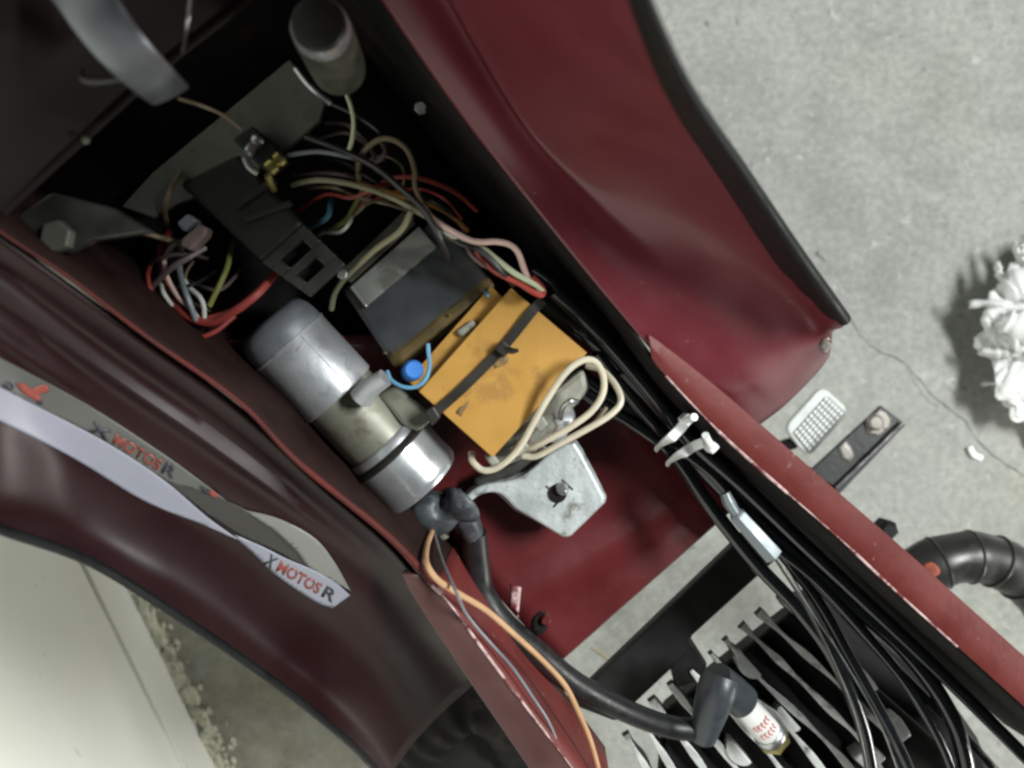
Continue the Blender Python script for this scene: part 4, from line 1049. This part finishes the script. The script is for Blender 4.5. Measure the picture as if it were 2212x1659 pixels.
TANGLE = [
 ('wire_dull_red', 'thin dull red wire lost in the tangle around the slotted bracket', [
   [(330, 560), (322, 600), (340, 660), (380, 690)], [(640, 455), (700, 420), (760, 430), (820, 405), (870, 395)], [(800, 440), (850, 412), (910, 405), (960, 430), (1000, 470)]]),
 ('wire_mauve', 'thin brownish wire lost in the tangle around the slotted bracket', [
   [(300, 590), (340, 560), (400, 545), (450, 560)], [(520, 585), (480, 620), (440, 625), (395, 600)], [(690, 300), (740, 290), (790, 310), (830, 350)], [(700, 265), (750, 275), (800, 320), (815, 370)], [(640, 380), (690, 370), (750, 375), (800, 395)], [(1000, 500), (1010, 540), (1040, 570), (1080, 585)]]),
 ('wire_tan', 'thin tan wire lost in the tangle around the slotted bracket', [
   [(420, 560), (400, 600), (410, 650), (450, 675)], [(660, 410), (720, 405), (780, 425), (840, 440), (900, 460)], [(790, 350), (830, 340), (865, 360), (870, 400), (850, 430)], [(740, 480), (770, 460), (800, 440), (850, 430)], [(930, 470), (960, 505), (1000, 530), (1050, 545)]]),
 ('wire_black', 'thin black wire lost in the tangle around the slotted bracket', [
   [(340, 600), (370, 620), (420, 610), (470, 580)], [(650, 350), (720, 345), (790, 375), (850, 420), (890, 470)], [(880, 420), (930, 430), (980, 470), (1020, 520)]]),
 ('wire_white', 'thin pale wire lost in the tangle around the slotted bracket', [
   [(345, 585), (352, 630), (375, 665), (415, 690)], [(700, 505), (735, 500), (758, 480), (764, 452)], [(905, 455), (940, 485), (985, 510), (1030, 520)]]),
]
for m_, lab, runs in TANGLE:
    for run in runs:
        pts = [(u + random.uniform(-4, 4), v + random.uniform(-4, 4), 0.684 - (0.018 if i in (0, len(run) - 1) else 0) + random.uniform(-0.006, 0.006)) for i, (u, v) in enumerate(run)]
        cu_ = sum(p_[0] for p_ in run) / len(run); cv_ = sum(p_[1] for p_ in run) / len(run)
        where = ('beside the hooked red wires' if cu_ < 560 else 'below the silver flasher can' if cv_ < 345 else
                 'alongside the pink wire' if cu_ > 930 else 'behind the slotted bracket' if cu_ < 765 else 'inside the tan arch' if cv_ < 400 else 'above the slate ignition box')
        wire(pts, random.uniform(3.0, 4.6), m_, lab.replace('lost in the tangle around the slotted bracket', 'tangled ' + where))
# ------------------------------------------------------------------ parts of the electrics under the shroud
pl = prism('mounting_plate', poly([(262, 446), (330, 372), (625, 128), (706, 212), (690, 262), (640, 305), (520, 390), (380, 440), (330, 470)], 0.692), 0.003, 'zinc_plate', None, bevel=0.0006)
tag(pl, 'flat olive grey mounting plate under the flasher can', 'plate')
br = thing('slotted_bracket', 'long black metal bracket with two slots in its lower end', 'bracket', P(560, 500, 0.66))
zb = 0.693
prism('arm', poly([(383, 396), (515, 330), (655, 484), (564, 566)], zb), 0.012, 'black_plastic', br, bevel=0.002)
q = [(564, 566), (655, 484), (744, 570), (668, 640)]
def cell(s0, s1, t0, t1, z, d, m, nm):
    prism(nm, poly([tuple(lerp2(q, s_, t)) for s_, t in ((s0, t0), (s1, t0), (s1, t1), (s0, t1))], z), d, m, br, bevel=0.0005)
# lower end as a frame of bars around two open slots
for (s0, s1, t0, t1) in ((0, 1, 0, 0.2), (0, 1, 0.42, 0.58), (0, 1, 0.80, 1), (0, 0.24, 0.2, 0.42), (0.78, 1, 0.2, 0.42), (0, 0.2, 0.58, 0.80), (0.7, 1, 0.58, 0.80)):
    cell(s0, s1, t0, t1, zb - 0.0015 - 0.0004 * (t0 > 0.3), 0.004, 'dark_steel', 'bar')
prism('backing', poly(q, zb - 0.010), 0.002, 'black_and_shade', br, bevel=0)
prism('rib', poly([(500, 440), (590, 380), (600, 392), (512, 452)], zb + 0.002), 0.003, 'black_plastic', br, bevel=0.0006)
prism('rib', poly([(520, 470), (625, 430), (632, 442), (530, 482)], zb + 0.002), 0.003, 'black_plastic', br, bevel=0.0006)
hexbolt(739, 592, 0.688, 0.0022, 'steel', br, 'rivet')
# terminals
fz = 0.704
fu = thing('fuse_holder', 'chrome and brass fuse clips on the black bracket', 'fuse holder', P(570, 345, 0.68))
lathe('chrome_clip', P(562, 296, fz), P(528, 344, fz), [(0, 0.0018), (0.001, 0.0026), (0.0030, 0.0026), (0.0036, 0.0018), (0.0045, 0.0024), (0.0075, 0.0024), (0.0085, 0.0016)], 'steel', fu, seg=16)
lathe('brass_clip', P(612, 336, fz), P(572, 374, fz), [(0, 0.0020), (0.001, 0.0030), (0.0032, 0.0030), (0.0040, 0.0020), (0.0050, 0.0030), (0.0078, 0.0030), (0.0086, 0.0020)], 'brass', fu, seg=16)
tube('brass_tongue', [P(578, 378, fz - 0.001), P(584, 396, fz - 0.004), P(592, 410, fz - 0.008)], 0.0014, 'brass', fu, seg=8)
tube('chrome_tongue', [P(528, 340, fz - 0.001), P(538, 360, fz - 0.002), P(556, 374, fz - 0.004)], 0.0014, 'steel', fu, seg=8)
prism('fuse_body', poly([(500, 300), (545, 270), (620, 340), (575, 372)], fz - 0.003), 0.010, 'black_plastic', fu, bevel=0.001)
tz2 = 0.700
cn = thing('wire_connector', 'dull pinkish and slate plastic wire connector by the black bracket', 'connector', P(415, 495, 0.68))
prism('blue_shell', poly([(380, 482), (405, 460), (424, 474), (396, 500)], tz2), 0.008, 'wire_grey', cn, bevel=0.001)
prism('pale_shell', poly([(392, 516), (430, 482), (448, 492), (442, 508), (410, 540), (388, 532)], tz2 - 0.001), 0.008, 'connector_pink', cn, bevel=0.001)
# flasher can, upright
fl = thing('flasher_relay', 'silver flasher relay can with dark rounded top', 'relay', P(738, 152, 0.70))
a = P(733, 148, 0.722); b_ = P(686, 48, 0.775)
ln = (b_ - a).length; rr = 0.0102
lathe('can', a, b_, [(-0.004, rr * 0.5), (-0.003, rr * 0.85), (0.0, rr * 0.97), (0.003, rr), (ln * 0.70, rr * 0.97), (ln * 0.90, rr * 0.90), (ln * 0.97, rr * 0.80)], 'can_olive', fl, seg=40)
lathe('shoulder_highlight', a, b_, [(ln * 0.84, rr * 0.935), (ln * 0.90, rr * 0.92), (ln * 0.96, rr * 0.84)], 'polished_aluminium', fl, seg=40)  # brighter band puts the can's highlight into the material
lathe('top', a, b_, [(ln * 0.955, rr * 0.85), (ln * 0.985, rr * 0.76), (ln * 1.0, rr * 0.5)], 'black_plastic', fl, seg=40)
tube('clip', [P(640, 150, 0.715), P(672, 190, 0.718), P(712, 222, 0.712)], 0.0013, 'steel', fl, seg=8)

# ================================================================== on the floor
def bag():
    b0 = thing('plastic_sack', 'crumpled white plastic sack with frayed ragged edge on the concrete', 'sack', P(2330, 780, 0))
    # lumpy body
    bm = bmesh.new()
    bmesh.ops.create_icosphere(bm, subdivisions=6, radius=1.0)
    from mathutils import noise
    c = P(2372, 735, 0.034)
    for v_ in bm.verts:
        d = v_.co.normalized()
        w = 1 + 0.16 * noise.noise(d * 2.2 + Vector((3, 1, 4))) + 0.22 * abs(noise.noise(d * 3.0 + Vector((7, 2, 1)))) + 0.08 * abs(noise.noise(d * 9.0)) + 0.03 * abs(noise.noise(d * 20.0)) - 0.12
        p_ = Vector((d.x * 0.130, d.y * 0.125, d.z * 0.048)) * w
        v_.co = c + p_
        if v_.co.z < 0.001: v_.co.z = 0.001 + 0.0003 * d.z
    me = bpy.data.meshes.new('m'); bm.to_mesh(me); bm.free()
    link('body', me, 'bag_white', b0, smooth=True)
    def strip(pts, w):
        path = cr([P(u, v, z) for u, v, z in pts], 5)
        vs = []; fs = []
        for i, p_ in enumerate(path):
            t = (path[min(i + 1, len(path) - 1)] - path[max(i - 1, 0)]).normalized(); s_ = Vector((t.y, -t.x, 0)).normalized()
            ww = w * (0.6 + 0.6 * random.random()) * (1 - 0.6 * (i / len(path)) ** 3)
            k = random.uniform(-1, 1) * 0.003
            vs += [p_ - s_ * ww, p_ + Vector((0, 0, 0.004 + k)), p_ + s_ * ww]
        for i in range(len(path) - 1):
            fs += [(3 * i, 3 * i + 1, 3 * i + 4, 3 * i + 3), (3 * i + 1, 3 * i + 2, 3 * i + 5, 3 * i + 4)]
        link('frayed_strip', upmesh(vs, fs), 'bag_white', b0, smooth=True, solid=0.0012)
    strip([(2260, 620, 0.05), (2220, 570, 0.055), (2200, 555, 0.05), (2192, 522, 0.045)], 0.006)
    strip([(2250, 640, 0.05), (2190, 612, 0.05), (2162, 598, 0.045), (2154, 566, 0.04)], 0.008)
    strip([(2250, 660, 0.06), (2190, 665, 0.055), (2140, 655, 0.05), (2092, 658, 0.040)], 0.007)
    strip([(2210, 660, 0.05), (2150, 672, 0.05), (2130, 695, 0.042), (2152, 725, 0.03)], 0.007)
    strip([(2250, 720, 0.07), (2190, 700, 0.06), (2160, 690, 0.05)], 0.018)
    strip([(2250, 770, 0.06), (2180, 762, 0.05), (2150, 764, 0.045), (2112, 758, 0.035)], 0.007)
    strip([(2240, 790, 0.05), (2180, 780, 0.045), (2142, 785, 0.035)], 0.009)
    strip([(2220, 845, 0.04), (2180, 835, 0.03), (2150, 828, 0.018), (2118, 830, 0.010)], 0.004)
    strip([(2260, 600, 0.07), (2200, 620, 0.06), (2165, 640, 0.05)], 0.020)
    strip([(2255, 740, 0.07), (2195, 735, 0.06), (2165, 745, 0.05)], 0.016)
    for q in range(13):                     # ragged shreds along the torn edge
        vv = random.uniform(545, 880); uu = 2165 + abs(vv - 690) * 0.12 + random.uniform(-5, 25)
        ln = random.uniform(14, 40); aa = random.uniform(-0.9, 0.9)
        strip([(uu + 40, vv + random.uniform(-10, 10), 0.05), (uu, vv, 0.05), (uu - ln * math.cos(aa) * 0.6, vv + ln * math.sin(aa) * 0.6, 0.045), (uu - ln * math.cos(aa), vv + ln * math.sin(aa * 1.7), 0.032)], random.uniform(0.002, 0.0045))
    strip([(2230, 560, 0.04), (2215, 545, 0.04), (2205, 530, 0.04)], 0.008)
bag()
sc = tube('plastic_scrap', [P(2095, 965, 0.004), P(2104, 982, 0.004), P(2122, 990, 0.003)], 0.0035, 'bag_white', None, seg=8, flat=0.4)
tag(sc, 'small white plastic scrap lying on the concrete near the crack', 'scrap')
stw = tube('straw', [P(1280, 1400, 0.003), P(1300, 1412, 0.004), P(1318, 1425, 0.003)], 0.0010, 'straw', None, seg=6)
tag(stw, 'dry straw stalk on the floor below the cross member', 'straw')
